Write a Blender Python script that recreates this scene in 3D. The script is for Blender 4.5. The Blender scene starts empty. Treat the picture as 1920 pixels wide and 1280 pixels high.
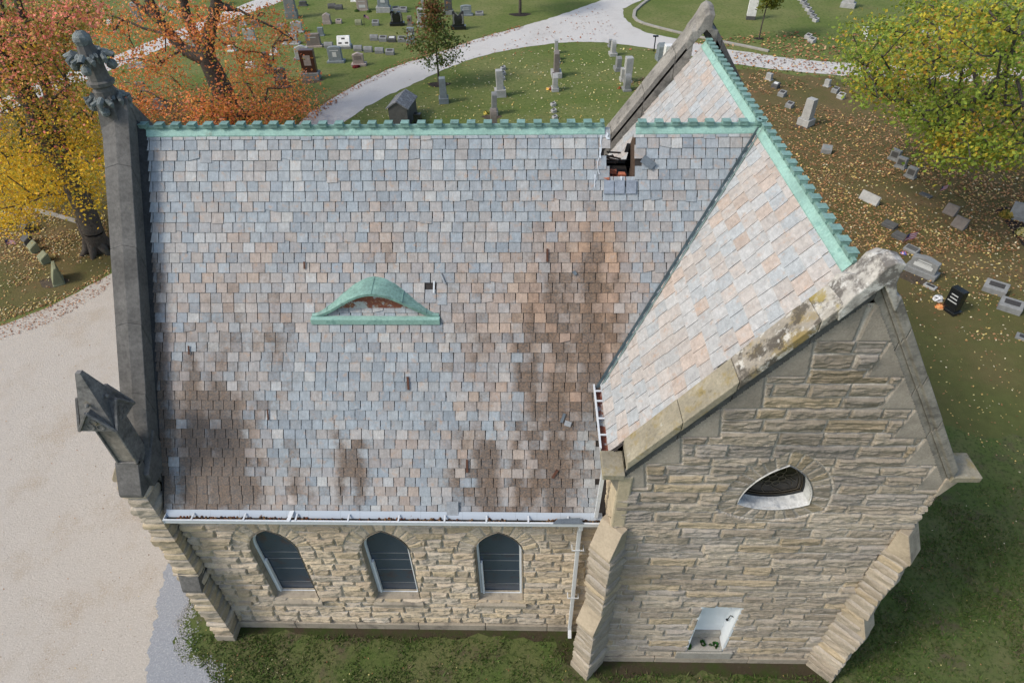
import bpy, bmesh, math, random
import numpy as np
from mathutils import Vector, Matrix
rng = np.random.default_rng(11); random.seed(5)
SC = bpy.context.scene; COL = SC.collection
V3 = lambda *a: np.array(a, float)

# ------------------------------------------------------------------ camera
CP = V3(8.415, -8.54, 18.81); YAW, PIT, ROL, FPX = -.0316, .7257, -.0188, 1203.
_cy, _sy, _cp, _sp, _cr, _sr = math.cos(YAW), math.sin(YAW), math.cos(PIT), math.sin(PIT), math.cos(ROL), math.sin(ROL)
CF = V3(_sy*_cp, _cy*_cp, -_sp); _r = V3(_cy, -_sy, 0); _u = np.cross(_r, CF)
CR = _cr*_r+_sr*_u; CU = -_sr*_r+_cr*_u
cam = bpy.data.cameras.new("camera"); co = bpy.data.objects.new("camera", cam); COL.objects.link(co)
co.matrix_world = Matrix(((CR[0], CU[0], -CF[0], CP[0]), (CR[1], CU[1], -CF[1], CP[1]), (CR[2], CU[2], -CF[2], CP[2]), (0, 0, 0, 1)))
cam.sensor_width = 36; cam.lens = FPX/1920*36; cam.clip_end = 2000; cam.clip_start = .1
SC.camera = co
# ------------------------------------------------------------------ light
SUN = V3(-.92, -.36, 0); SUN /= np.linalg.norm(SUN); EL = math.radians(45)
w = bpy.data.worlds.new("World"); SC.world = w; w.use_nodes = True
nt = w.node_tree; sky = nt.nodes.new("ShaderNodeTexSky"); sky.sky_type = 'NISHITA'; sky.sun_disc = False
sky.sun_elevation = EL; sky.sun_rotation = math.atan2(SUN[0], SUN[1]); sky.dust_density = 2.5; sky.air_density = 1.2; sky.ozone_density = 1.0
bg = nt.nodes["Background"]; bg.inputs[1].default_value = .15; nt.links.new(sky.outputs[0], bg.inputs[0])
sl_ = bpy.data.lights.new("sun", 'SUN'); sl_.energy = 1.75; sl_.angle = math.radians(11); sl_.color = (1, .95, .87)
so = bpy.data.objects.new("sun", sl_); COL.objects.link(so)
so.rotation_euler = Vector((-SUN[0]*math.cos(EL), -SUN[1]*math.cos(EL), -math.sin(EL))).to_track_quat('-Z', 'Y').to_euler()
SC.view_settings.view_transform = 'Standard'; SC.view_settings.look = 'None'; SC.view_settings.exposure = 0.30; SC.view_settings.gamma = 1

# ------------------------------------------------------------------ helpers
def ray(px, py): return (px-960)/FPX*CR-(py-640)/FPX*CU+CF
def ground(px, py, z=0.):            # where the sight line of a photo point meets the level z
    v = ray(px, py); t = (z-CP[2])/v[2]; return CP+t*v
def onplane(px, py, axis, val):
    v = ray(px, py); t = (val-CP[axis])/v[axis]; return CP+t*v
def depth(p): return float((np.asarray(p)-CP)@CF)

def mesh(name, verts, faces, mat=None, parent=None, smooth=False, col=None):
    me = bpy.data.meshes.new(name)
    verts = np.asarray(verts, np.float32)
    if isinstance(faces, np.ndarray):
        n, k = faces.shape
        me.vertices.add(len(verts)); me.vertices.foreach_set("co", verts.ravel())
        me.loops.add(n*k); me.loops.foreach_set("vertex_index", faces.astype(np.int32).ravel())
        me.polygons.add(n); me.polygons.foreach_set("loop_start", np.arange(0, n*k, k, dtype=np.int32))
        me.polygons.foreach_set("loop_total", np.full(n, k, np.int32))
        me.update(calc_edges=True)
    else:
        me.from_pydata([tuple(map(float, v)) for v in verts], [], faces)
    me.polygons.foreach_set("use_smooth", np.full(len(me.polygons), bool(smooth)))
    if col is not None:
        col = np.asarray(col, np.float32); a = me.color_attributes.new("Col", 'FLOAT_COLOR', 'POINT')
        c = np.ones((len(verts), 4), np.float32); c[:, :col.shape[1]] = col; a.data.foreach_set("color", c.ravel())
    o = bpy.data.objects.new(name, me); COL.objects.link(o)
    if mat: me.materials.append(mat)
    if parent: o.parent = parent
    return o

def tag(o, label=None, cat=None, group=None, kind=None):
    if label: o["label"] = label
    if cat: o["category"] = cat
    if group: o["group"] = group
    if kind: o["kind"] = kind
    return o
def empty(name, loc, rz=0, **k):
    o = bpy.data.objects.new(name, None); COL.objects.link(o); o.location = loc; o.rotation_euler = (0, 0, rz); o.empty_display_size = .2
    return tag(o, **k)

class MB:
    """collects solids into one mesh"""
    def __init__(s): s.v = []; s.f = []; s.c = []
    def add(s, vs, fs, col=None):
        b = len(s.v); s.v += [tuple(map(float, v)) for v in vs]; s.f += [tuple(b+i for i in f) for f in fs]
        s.c += [col if col is not None else (1, 1, 1)]*len(vs); return s
    def box(s, x0, x1, y0, y1, z0, z1, col=None, M=None):
        vs = [V3(x, y, z) for z in (z0, z1) for x, y in ((x0, y0), (x1, y0), (x1, y1), (x0, y1))]
        if M is not None: vs = [np.asarray(M @ Vector(v)) for v in vs]
        return s.add(vs, [(3, 2, 1, 0), (4, 5, 6, 7), (0, 1, 5, 4), (1, 2, 6, 5), (2, 3, 7, 6), (3, 0, 4, 7)], col)
    def extr(s, poly, d, col=None):          # polygon (3-D points) extruded by vector d
        n = len(poly); a = [V3(*p) for p in poly]; b = [p+V3(*d) for p in a]
        return s.add(a+b, [tuple(range(n))[::-1], tuple(range(n, 2*n))]+[(i, (i+1) % n, n+(i+1) % n, n+i) for i in range(n)], col)
    def tube(s, pts, r, n=6, col=None, cap=True):
        pts = [V3(*p) for p in pts]; r = r if hasattr(r, '__len__') else [r]*len(pts); b = len(s.v); m = len(pts)
        t0 = pts[1]-pts[0]; ref = V3(0, 0, 1) if abs(t0[2]) < .9*np.linalg.norm(t0) else V3(1, 0, 0)
        vs = []
        for i, p in enumerate(pts):
            t = pts[min(i+1, m-1)]-pts[max(i-1, 0)]; t = t/np.linalg.norm(t)
            a = np.cross(t, ref); a /= np.linalg.norm(a); c = np.cross(t, a)
            vs += [p+r[i]*(math.cos(q)*a+math.sin(q)*c) for q in np.arange(n)*2*math.pi/n+math.pi/n]
        fs = [(i*n+k, i*n+(k+1) % n, (i+1)*n+(k+1) % n, (i+1)*n+k) for i in range(m-1) for k in range(n)]
        if cap: fs += [tuple(range(n))[::-1], tuple(range((m-1)*n, m*n))]
        return s.add(vs, fs, col)
    def lathe(s, prof, cx, cy, n=12, col=None):
        return s.tube([(cx, cy, z) for r, z in prof], [r for r, z in prof], n, col)
    def ball(s, c, r, col=None, sc=(1, 1, 1), nz=.0, n=8, m=6):
        vs = []; 
        for j in range(m+1):
            ph = math.pi*j/m
            for i in range(n):
                th = 2*math.pi*i/n; k = r*(1+nz*(random.random()-.5))
                vs.append((c[0]+k*sc[0]*math.sin(ph)*math.cos(th), c[1]+k*sc[1]*math.sin(ph)*math.sin(th), c[2]+k*sc[2]*math.cos(ph)))
        fs = [(j*n+i, (j+1)*n+i, (j+1)*n+(i+1) % n, j*n+(i+1) % n) for j in range(m) for i in range(n)]
        return s.add(vs, fs, col)
    def build(s, name, mat, parent=None, smooth=False, bevel=0, col=False, off=None):
        v = np.array(s.v)
        if off is not None: v = v-np.asarray(off)
        o = mesh(name, v, s.f, mat, parent, smooth, np.array(s.c) if col else None)
        if bevel:
            m = o.modifiers.new("bevel", 'BEVEL'); m.width = bevel; m.segments = 2; m.limit_method = 'ANGLE'; m.angle_limit = math.radians(40)
        return o

# numpy noise
def _h(i, j, s): 
    n = (i.astype(np.int64)*374761393+j.astype(np.int64)*668265263+s*974634721) & 0x7fffffff
    n = ((n ^ (n >> 13))*1274126177) & 0x7fffffff; n = n ^ (n >> 16); return (n & 0xffff)/65535.
def vn(x, y, s=0):
    x = np.asarray(x, float); y = np.asarray(y, float); i = np.floor(x); j = np.floor(y); fx = x-i; fy = y-j
    fx = fx*fx*(3-2*fx); fy = fy*fy*(3-2*fy)
    a = _h(i, j, s); b = _h(i+1, j, s); c = _h(i, j+1, s); d = _h(i+1, j+1, s)
    return (a*(1-fx)+b*fx)*(1-fy)+(c*(1-fx)+d*fx)*fy
def fbm(x, y, s=0, o=3): return sum(vn(x*2**k, y*2**k, s+k*7)/2**(k+1) for k in range(o))/(1-.5**o)

# ------------------------------------------------------------------ materials
def M_(name, base=(.5, .5, .5), rough=.9, attr=False, var=None, bump=None, stain=None, spec=.3, metal=0, streak=None, trans=0):
    """var=(scale, amount) value mottling; stain=(scale, lo, hi, colour, amount); bump=(scale, strength)"""
    m = bpy.data.materials.new(name); m.use_nodes = True; N = m.node_tree.nodes; L = m.node_tree.links
    p = N["Principled BSDF"]; p.inputs["Roughness"].default_value = rough; p.inputs["Specular IOR Level"].default_value = spec; p.inputs["Metallic"].default_value = metal
    tc = N.new("ShaderNodeTexCoord")
    if attr:
        a = N.new("ShaderNodeVertexColor"); a.layer_name = "Col"; c = a.outputs[0]
    else:
        a = N.new("ShaderNodeRGB"); a.outputs[0].default_value = (*base, 1); c = a.outputs[0]
    def noise(scale, det=5, rg=.6, stretch=None):
        n = N.new("ShaderNodeTexNoise"); n.inputs["Scale"].default_value = scale; n.inputs["Detail"].default_value = det; n.inputs["Roughness"].default_value = rg
        if stretch:
            mp = N.new("ShaderNodeMapping"); mp.inputs["Scale"].default_value = stretch; L.new(tc.outputs["Object"], mp.inputs[0]); L.new(mp.outputs[0], n.inputs[0])
        else: L.new(tc.outputs["Object"], n.inputs[0])
        return n
    for vv in (var if isinstance(var, list) else [var] if var else []):
        n = noise(vv[0], 6, .65, vv[2] if len(vv) > 2 else None); r = N.new("ShaderNodeMapRange"); r.inputs[1].default_value = .3; r.inputs[2].default_value = .7
        r.inputs[3].default_value = 1-vv[1]; r.inputs[4].default_value = 1+vv[1]; L.new(n.outputs[0], r.inputs[0])
        x = N.new("ShaderNodeMix"); x.data_type = 'RGBA'; x.blend_type = 'MULTIPLY'; x.inputs[0].default_value = 1
        cb = N.new("ShaderNodeCombineColor"); [L.new(r.outputs[0], cb.inputs[k]) for k in range(3)]
        L.new(c, x.inputs[6]); L.new(cb.outputs[0], x.inputs[7]); c = x.outputs[2]
    for st in (stain if isinstance(stain, list) else [stain] if stain else []):
        n = noise(st[0], 8, .7, st[5] if len(st) > 5 else None); r = N.new("ShaderNodeMapRange"); r.inputs[1].default_value = st[1]; r.inputs[2].default_value = st[2]
        r.inputs[3].default_value = 0; r.inputs[4].default_value = st[4]; L.new(n.outputs[0], r.inputs[0])
        x = N.new("ShaderNodeMix"); x.data_type = 'RGBA'; L.new(r.outputs[0], x.inputs[0]); L.new(c, x.inputs[6]); x.inputs[7].default_value = (*st[3], 1); c = x.outputs[2]
    L.new(c, p.inputs["Base Color"])
    if bump:
        n = noise(bump[0], 6, .7); b = N.new("ShaderNodeBump"); b.inputs["Strength"].default_value = bump[1]; b.inputs["Distance"].default_value = bump[2] if len(bump) > 2 else .02
        L.new(n.outputs[0], b.inputs["Height"]); L.new(b.outputs[0], p.inputs["Normal"])
    if trans:
        t = N.new("ShaderNodeBsdfTranslucent"); L.new(c, t.inputs[0]); ms = N.new("ShaderNodeMixShader"); ms.inputs[0].default_value = trans
        L.new(p.outputs[0], ms.inputs[1]); L.new(t.outputs[0], ms.inputs[2]); L.new(ms.outputs[0], N["Material Output"].inputs[0])
    return m

m_rock = M_("rock_faced_stone", attr=True, var=[(5, .12), (28, .16)], stain=[(1.1, .60, .80, (.15, .135, .115), .5), (9, .6, .75, (.24, .205, .16), .35)], bump=(34, .6, .02))
m_ashlar = M_("dressed_stone", (.36, .31, .24), var=[(1.5, .15), (20, .12)], stain=[(2.2, .5, .68, (.10, .09, .08), .7)], bump=(45, .25, .01))
m_dark = M_("weathered_dark_stone", (.125, .12, .112), var=[(1.3, .35), (14, .25)], stain=[(2.5, .62, .75, (.26, .25, .2), .5), (1.1, .6, .72, (.05, .048, .045), .7)], bump=(30, .35, .015))
m_coping = M_("lichened_coping_stone", (.30, .27, .22), var=[(1.2, .25), (16, .2)], stain=[(2.0, .48, .6, (.25, .18, .05), .8), (2.7, .49, .57, (.075, .065, .052), .85), (4.2, .55, .63, (.58, .56, .5), .85)], bump=(35, .4, .012))
m_copyel = M_("yellow_lichened_stone", (.29, .26, .19), var=[(1.6, .25), (16, .2)], stain=[(2.6, .52, .64, (.25, .18, .035), .6), (4, .58, .66, (.10, .085, .045), .7), (7, .62, .70, (.5, .48, .42), .55)], bump=(35, .4, .012))
m_copwhite = M_("whitened_coping_stone", (.36, .335, .285), var=[(1.4, .25), (16, .2)], stain=[(2.4, .48, .58, (.56, .54, .49), .75), (3.0, .50, .59, (.085, .075, .065), .85), (1.6, .55, .64, (.30, .23, .05), .8)], bump=(35, .4, .012))
m_copingdk = M_("stained_coping_stone", (.25, .235, .205), var=[(1.4, .3), (16, .22)], stain=[(2.3, .52, .64, (.09, .085, .075), .75)], bump=(35, .4, .012))
m_slate = M_("roof_slate", attr=True, rough=.62, spec=.4, var=[(7, .14), (45, .13), (9, .16, (3, .8, .8))], stain=[(6, .55, .68, (.42, .28, .19), .6), (4.5, .58, .72, (.45, .465, .47), .6), (60, .64, .8, (.07, .06, .05), .55)], bump=(26, .5, .008))
def add_dirt(m):
    """brown lichen and soot, spread by the alpha of the slate colours"""
    N = m.node_tree.nodes; L = m.node_tree.links; p = N["Principled BSDF"]; src = p.inputs["Base Color"].links[0].from_socket
    a = N.new("ShaderNodeVertexColor"); a.layer_name = "Col"; tc = N.new("ShaderNodeTexCoord")
    def nz(sc, d, rg):
        n = N.new("ShaderNodeTexNoise"); n.inputs["Scale"].default_value = sc; n.inputs["Detail"].default_value = d; n.inputs["Roughness"].default_value = rg; L.new(tc.outputs["Object"], n.inputs[0]); return n.outputs[0]
    def mt(op, x, y):
        q = N.new("ShaderNodeMath"); q.operation = op
        for i, k in enumerate((x, y)):
            if isinstance(k, (int, float)): q.inputs[i].default_value = k
            else: L.new(k, q.inputs[i])
        return q.outputs[0]
    v = mt('ADD', mt('MULTIPLY', nz(9, 8, .75), 1.25), mt('MULTIPLY', nz(2.2, 4, .6), .5)); f = mt('ADD', mt('MULTIPLY', a.outputs[1], 1.15), mt('SUBTRACT', v, 1.10))
    r = N.new("ShaderNodeMapRange"); r.inputs[1].default_value = 0; r.inputs[2].default_value = .62; r.inputs[3].default_value = 0; r.inputs[4].default_value = .84; L.new(f, r.inputs[0])
    n2 = nz(26, 5, .7); rr = N.new("ShaderNodeMapRange"); rr.inputs[1].default_value = .4; rr.inputs[2].default_value = .65; L.new(n2, rr.inputs[0])
    dc = N.new("ShaderNodeMix"); dc.data_type = 'RGBA'; dc.inputs[6].default_value = (.055, .045, .037, 1); dc.inputs[7].default_value = (.215, .135, .08, 1); L.new(rr.outputs[0], dc.inputs[0])
    x = N.new("ShaderNodeMix"); x.data_type = 'RGBA'; L.new(r.outputs[0], x.inputs[0]); L.new(src, x.inputs[6]); L.new(dc.outputs[2], x.inputs[7]); L.new(x.outputs[2], p.inputs["Base Color"])
add_dirt(m_slate)
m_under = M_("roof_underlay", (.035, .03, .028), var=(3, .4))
m_copper = M_("verdigris_copper", (.29, .475, .41), rough=.6, spec=.4, var=[(2.5, .16), (22, .14)], stain=[(1.5, .50, .66, (.18, .30, .265), .65), (5, .54, .68, (.11, .23, .205), .75), (9, .6, .74, (.40, .58, .49), .6), (3, .6, .72, (.20, .19, .13), .6)], bump=(10, .35, .012))
m_copperdk = M_("dark_weathered_copper", (.19, .32, .28), rough=.6, var=[(3, .25), (20, .2)], stain=[(6, .52, .68, (.07, .10, .095), .75), (11, .6, .7, (.34, .5, .42), .5)], bump=(25, .2, .006))
m_lead = M_("grey_valley_metal", (.10, .135, .15), rough=.5, spec=.5, var=[(4, .3), (20, .2)], bump=(12, .2, .01))
m_white = M_("white_painted_metal", (.62, .65, .67), rough=.4, spec=.5, var=(9, .06), stain=[(7, .66, .74, (.25, .13, .07), .6)])
m_whiteclean = M_("white_paint", (.76, .80, .83), rough=.45, spec=.4, var=(2.5, .05), stain=[(6, .66, .8, (.5, .5, .47), .4)])
m_rust = M_("rusted_sheet", (.42, .45, .45), rough=.8, stain=[(3.4, .44, .5, (.21, .06, .03), .95), (16, .55, .62, (.45, .3, .15), .5)], bump=(20, .2, .01))
m_brick = M_("broken_brick", (.40, .13, .07), var=[(8, .35), (30, .25)], stain=[(5, .6, .7, (.5, .35, .25), .6)], bump=(40, .6, .02))
m_wood = M_("rotten_wood", (.10, .065, .045), var=[(8, .4, (1, 10, 10))], bump=(30, .5, .02))
m_debris = M_("gutter_leaf_litter", (.13, .075, .045), var=[(14, .5), (50, .5)], bump=(30, 1, .05))
m_glass = M_("dark_leaded_glass", (.046, .066, .096), rough=.26, spec=.6, stain=[(1.3, .54, .68, (.10, .04, .02), .7), (2.6, .58, .72, (.02, .05, .10), .8), (5, .6, .7, (.02, .022, .026), .8)], bump=(4, .05, .01))
m_rose = M_("dark_rose_glass", (.010, .008, .006), rough=.25, spec=.35, stain=[(3.5, .55, .7, (.03, .017, .006), .9)])
m_lead2 = M_("glazing_lead", (.12, .10, .07), rough=.5, var=(20, .3))
m_conc = M_("concrete", (.33, .31, .27), var=[(2, .15), (25, .15)], stain=[(4, .56, .7, (.2, .18, .1), .5)], bump=(40, .3, .01))
m_bark = M_("tree_bark", (.085, .072, .06), var=[(3, .35), (14, .4, (2, 2, .4))], stain=[(2, .56, .7, (.10, .11, .065), .6)], bump=(16, 1, .06))
m_leaf = M_("leaves", attr=True, rough=.6, spec=.2, trans=.35)
m_litter = M_("fallen_leaf", attr=True, rough=.8, spec=.15)
m_black = M_("black_polished_granite", (.012, .014, .016), rough=.15, spec=.6)
m_mulch = M_("dark_mulch", (.028, .02, .015), var=[(8, .5), (30, .5)], bump=(20, 1, .06))
def granite(name, c, rough=.75): return M_(name, c, rough=rough, var=[(3, .2), (40, .18)], stain=[(2.2, .62, .78, tuple(k*.45 for k in c), .5)], bump=(50, .25, .008))
G = dict(grey=granite("grey_granite", (.225, .23, .225)), light=granite("light_granite", (.36, .36, .345)), blue=granite("blue_grey_granite", (.20, .23, .24)),
         tan=granite("tan_granite", (.35, .295, .26)), brown=M_("polished_brown_granite", (.075, .033, .024), rough=.3, spec=.5, var=(40, .3)),
         dark=granite("dark_weathered_granite", (.085, .085, .082)), white=granite("white_marble", (.70, .70, .67)), black=m_black,
         rough=granite("brown_grey_stone", (.19, .165, .145)), moss=granite("mossy_stone", (.21, .22, .135)))
m_plaque = M_("dark_plaque", (.05, .048, .045), rough=.5, var=(20, .3))
m_plaquel = M_("pale_plaque", (.55, .56, .54), rough=.6, var=(30, .1))
def plain(n, c, r=.6): return M_(n, c, rough=r, var=(12, .12))

# ------------------------------------------------------------------ ground, road
def ground_mat(name, cols, scales):
    m = bpy.data.materials.new(name); m.use_nodes = True; N = m.node_tree.nodes; L = m.node_tree.links; p = N["Principled BSDF"]
    p.inputs["Roughness"].default_value = .95; p.inputs["Specular IOR Level"].default_value = .1
    tc = N.new("ShaderNodeTexCoord"); c = None
    for col, (sc, lo, hi) in zip(cols, scales):
        if c is None:
            r = N.new("ShaderNodeRGB"); r.outputs[0].default_value = (*col, 1); c = r.outputs[0]; continue
        n = N.new("ShaderNodeTexNoise"); n.inputs["Scale"].default_value = sc; n.inputs["Detail"].default_value = 8; n.inputs["Roughness"].default_value = .7; L.new(tc.outputs["Object"], n.inputs[0])
        q = N.new("ShaderNodeMapRange"); q.inputs[1].default_value = lo; q.inputs[2].default_value = hi; L.new(n.outputs[0], q.inputs[0])
        x = N.new("ShaderNodeMix"); x.data_type = 'RGBA'; L.new(q.outputs[0], x.inputs[0]); L.new(c, x.inputs[6]); x.inputs[7].default_value = (*col, 1); c = x.outputs[2]
    L.new(c, p.inputs["Base Color"])
    n = N.new("ShaderNodeTexNoise"); n.inputs["Scale"].default_value = 14; n.inputs["Detail"].default_value = 8; n.inputs["Roughness"].default_value = .8; L.new(tc.outputs["Object"], n.inputs[0])
    b = N.new("ShaderNodeBump"); b.inputs["Strength"].default_value = .6; b.inputs["Distance"].default_value = .06; L.new(n.outputs[0], b.inputs["Height"]); L.new(b.outputs[0], p.inputs["Normal"])
    return m
m_grass = ground_mat("lawn", [(.115, .15, .04), (.20, .20, .08), (.15, .14, .06), (.07, .105, .025), (.19, .17, .085)], [(0, 0, 0), (.12, .42, .68), (.35, .56, .74), (3.5, .5, .66), (9, .6, .75)])
m_lawnr = ground_mat("leaf_strewn_lawn", [(.105, .095, .036), (.155, .11, .055), (.08, .09, .028), (.19, .135, .075)], [(0, 0, 0), (.3, .42, .66), (.22, .56, .7), (7, .56, .72)])
def fade(m, col, lo, hi):
    """turns to plain grass towards the chapel"""
    N = m.node_tree.nodes; L = m.node_tree.links; p = N["Principled BSDF"]; src = p.inputs["Base Color"].links[0].from_socket
    tc = N.new("ShaderNodeTexCoord"); sx = N.new("ShaderNodeSeparateXYZ"); L.new(tc.outputs["Object"], sx.inputs[0]); n = N.new("ShaderNodeTexNoise"); n.inputs["Scale"].default_value = .35; n.inputs["Detail"].default_value = 7; L.new(tc.outputs["Object"], n.inputs[0])
    a = N.new("ShaderNodeMath"); a.operation = 'MULTIPLY_ADD'; L.new(n.outputs[0], a.inputs[0]); a.inputs[1].default_value = 14; L.new(sx.outputs[1], a.inputs[2])
    r = N.new("ShaderNodeMapRange"); r.inputs[1].default_value = lo+7; r.inputs[2].default_value = hi+7; r.inputs[3].default_value = 1; r.inputs[4].default_value = 0; L.new(a.outputs[0], r.inputs[0])
    n2 = N.new("ShaderNodeTexNoise"); n2.inputs["Scale"].default_value = 2.2; n2.inputs["Detail"].default_value = 8; L.new(tc.outputs["Object"], n2.inputs[0]); g = N.new("ShaderNodeMix"); g.data_type = 'RGBA'; L.new(n2.outputs[0], g.inputs[0]); g.inputs[6].default_value = (*[c*.7 for c in col], 1); g.inputs[7].default_value = (*[c*1.35 for c in col], 1)
    x = N.new("ShaderNodeMix"); x.data_type = 'RGBA'; L.new(r.outputs[0], x.inputs[0]); L.new(src, x.inputs[6]); L.new(g.outputs[2], x.inputs[7]); L.new(x.outputs[2], p.inputs["Base Color"])
fade(m_lawnr, (.098, .112, .036), 5, 19)
m_near = ground_mat("worn_near_lawn", [(.084, .118, .033), (.128, .135, .055), (.105, .085, .055), (.05, .07, .022), (.15, .14, .075)], [(0, 0, 0), (.5, .42, .62), (.9, .52, .66), (7, .5, .62), (16, .58, .72)])
m_dirt = ground_mat("bare_soil", [(.06, .048, .03), (.045, .062, .018), (.10, .08, .06)], [(0, 0, 0), (1.4, .45, .6), (9, .58, .7)])
m_gravel = ground_mat("gravel", [(.465, .42, .36), (.40, .335, .26), (.57, .53, .47), (.26, .23, .195), (.50, .455, .395)], [(0, 0, 0), (.45, .5, .68), (24, .5, .66), (9, .58, .74), (1.3, .55, .7)])
m_road = ground_mat("pale_gravel_lane", [(.53, .51, .475), (.43, .405, .37), (.60, .585, .555), (.42, .39, .35)], [(0, 0, 0), (.25, .5, .75), (18, .5, .7), (5, .64, .8)])
m_bluegravel = ground_mat("grey_gravel", [(.30, .31, .325), (.40, .41, .42), (.2, .2, .21)], [(0, 0, 0), (20, .5, .64), (9, .6, .7)])

def sheet(name, poly, z, mat, jag=0., step=.5):
    pts = []
    P = [V3(p[0], p[1], 0) for p in poly]
    for i in range(len(P)):
        a, b = P[i], P[(i+1) % len(P)]; L = np.linalg.norm(b-a); n = max(1, min(240, int(L/step))) if jag else 1
        nrm = V3(-(b-a)[1], (b-a)[0], 0)/max(L, 1e-6)
        for k in range(n):
            q = a+(b-a)*k/n; pts.append(q+nrm*((fbm(q[0]*1.7, q[1]*1.7, 3)-.5)*2+(vn(q[0]*6, q[1]*6, 8)-.5)+(vn(q[0]*23, q[1]*23, 9)-.5)*.9)*jag if jag else q)
    bm = bmesh.new(); vs = [bm.verts.new((p[0], p[1], z)) for p in pts]
    es = [bm.edges.new((vs[i], vs[(i+1) % len(vs)])) for i in range(len(vs))]
    bmesh.ops.triangle_fill(bm, edges=es, use_beauty=True, use_dissolve=False, normal=(0, 0, 1))
    me = bpy.data.meshes.new(name); bm.to_mesh(me); bm.free(); me.materials.append(mat)
    o = bpy.data.objects.new(name, me); COL.objects.link(o); return tag(o, kind="structure")
gp = lambda L: [ground(*p)[:2] for p in L]
tag(mesh("ground", [(-500, -500, 0), (500, -500, 0), (500, 500, 0), (-500, 500, 0)], [(0, 1, 2, 3)], m_grass), kind="structure")
lawn_r = gp([(1380, 128), (1460, 138), (1545, 145), (1640, 155), (1800, 157), (2250, 157), (2250, 640)])+[(44, 3), (30, 6), (22, 8.5), (17.5, 9.5), (17, 12)]
sheet("leafy_lawn", lawn_r, .004, m_lawnr, .5)
lawn_l = gp([(-300, 640), (0, 605), (60, 580), (130, 552), (205, 508)])+[(-9.5, 23.5), (-9.5, 32), (-14, 40), (-34, 44), (-60, 40)]
sheet("leafy_lawn", lawn_l, .004, m_lawnr, .4)
lane_up = [(240+0, 0)]
drive = gp([(-700, 760), (-300, 655), (0, 612), (60, 588), (125, 560), (205, 514)])+[(-9.2, 23.5), (-6.3, 30.5)]+gp([(560, 232), (580, 213), (643, 173), (700, 143), (747, 123), (797, 108), (857, 87), (913, 68), (983, 49), (1050, 29), (1130, 0), (1230, -40)]) \
    + gp([(1290, -40), (1200, 2), (1168, 17), (1170, 33), (1187, 50), (1213, 62), (1267, 73), (1360, 92), (1443, 105), (1533, 115), (1640, 122), (1770, 127), (2300, 130)]) \
    + gp([(2300, 158), (1800, 153), (1640, 148), (1533, 138), (1467, 132), (1373, 120), (1240, 94), (1177, 85), (1133, 80), (1083, 79), (1040, 81), (990, 88), (933, 98), (880, 112), (833, 130), (793, 150), (733, 177), (687, 200), (643, 230)]) \
    + [(-3.2, 30), (-4.5, 20), (-1.5, 12), (-.3, 8), (-.3, 1)]+gp([(340, 1075), (335, 1110), (318, 1150), (312, 1210), (310, 1290)])+[(-5.5, -6), (-30, -8), (-60, 4)]
sheet("gravel_drive", drive, .008, m_gravel, .13)
far = [p for p in drive if p[1] > 29.5]
sheet("gravel_lane", far, .012, m_road, .13)
sheet("gravel_lane", gp([(-60, 215), (60, 160), (200, 112), (310, 66), (360, 46), (430, 19), (500, -8), (560, -8), (450, 31), (400, 56), (330, 81), (200, 135), (60, 190), (-60, 245)]), .008, m_road, .15)
sheet("blue_gravel_strip", [(-.4, .3)]+gp([(318, 1050), (307, 1083), (295, 1148), (281, 1210), (270, 1290), (400, 1290), (390, 1248), (337, 1236), (328, 1212), (338, 1187), (326, 1164), (346, 1146), (350, 1108), (360, 1090)]), .012, m_bluegravel, .13, .05)
sheet("near_lawn", [(-3, 1), (-3.5, -3), (-9, -7), (-12, -30), (60, -30), (46, 2), (34, 9), (24, 10.5), (17.5, 12), (16, 1)], .003, m_near, .3)
sheet("bare_soil_strip", [(-.05, .05), (-.05, -.35), (2, -.28), (4.5, -.42), (7, -.25), (9.3, -.4), (9.6, -1.1), (10.9, -1.5), (13, -1.25), (15.5, -1.35), (16.9, -1.7), (17.1, -.8), (16, .1)], .005, m_dirt, .16, .3)

# ------------------------------------------------------------------ the chapel
W, HR, HE, OV, XR, T_, WH, WE, HT, YB = 4.79, 13.1, 6.1, .2, 13.40, .85, 3.14, 3.33, 8.57, 11.0
SL = (HR-HE)/(W+OV); ST = (HR-HT)/WE; XW, XE = XR-WH, XR+WH
nave_z = lambda y: HR-SL*abs(W-y)
tran_z = lambda x: HR-ST*abs(XR-x)
CH = empty("stone_chapel", (6, 4.8, 0), label="cream stone chapel with a grey slate roof, green copper ridges and a cross gable", cat="chapel")
OFF = V3(6, 4.8, 0)
def cm(name, v, f, mat, smooth=False, col=None, parent=CH, label=None):
    o = mesh(name, np.asarray(v, float)-OFF, f, mat, parent, smooth, col); return tag(o, label)
def cb(mb, name, mat, smooth=False, bevel=0, col=False, parent=CH, label=None):
    return tag(mb.build(name, mat, parent, smooth, bevel, col, OFF), label)

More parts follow.
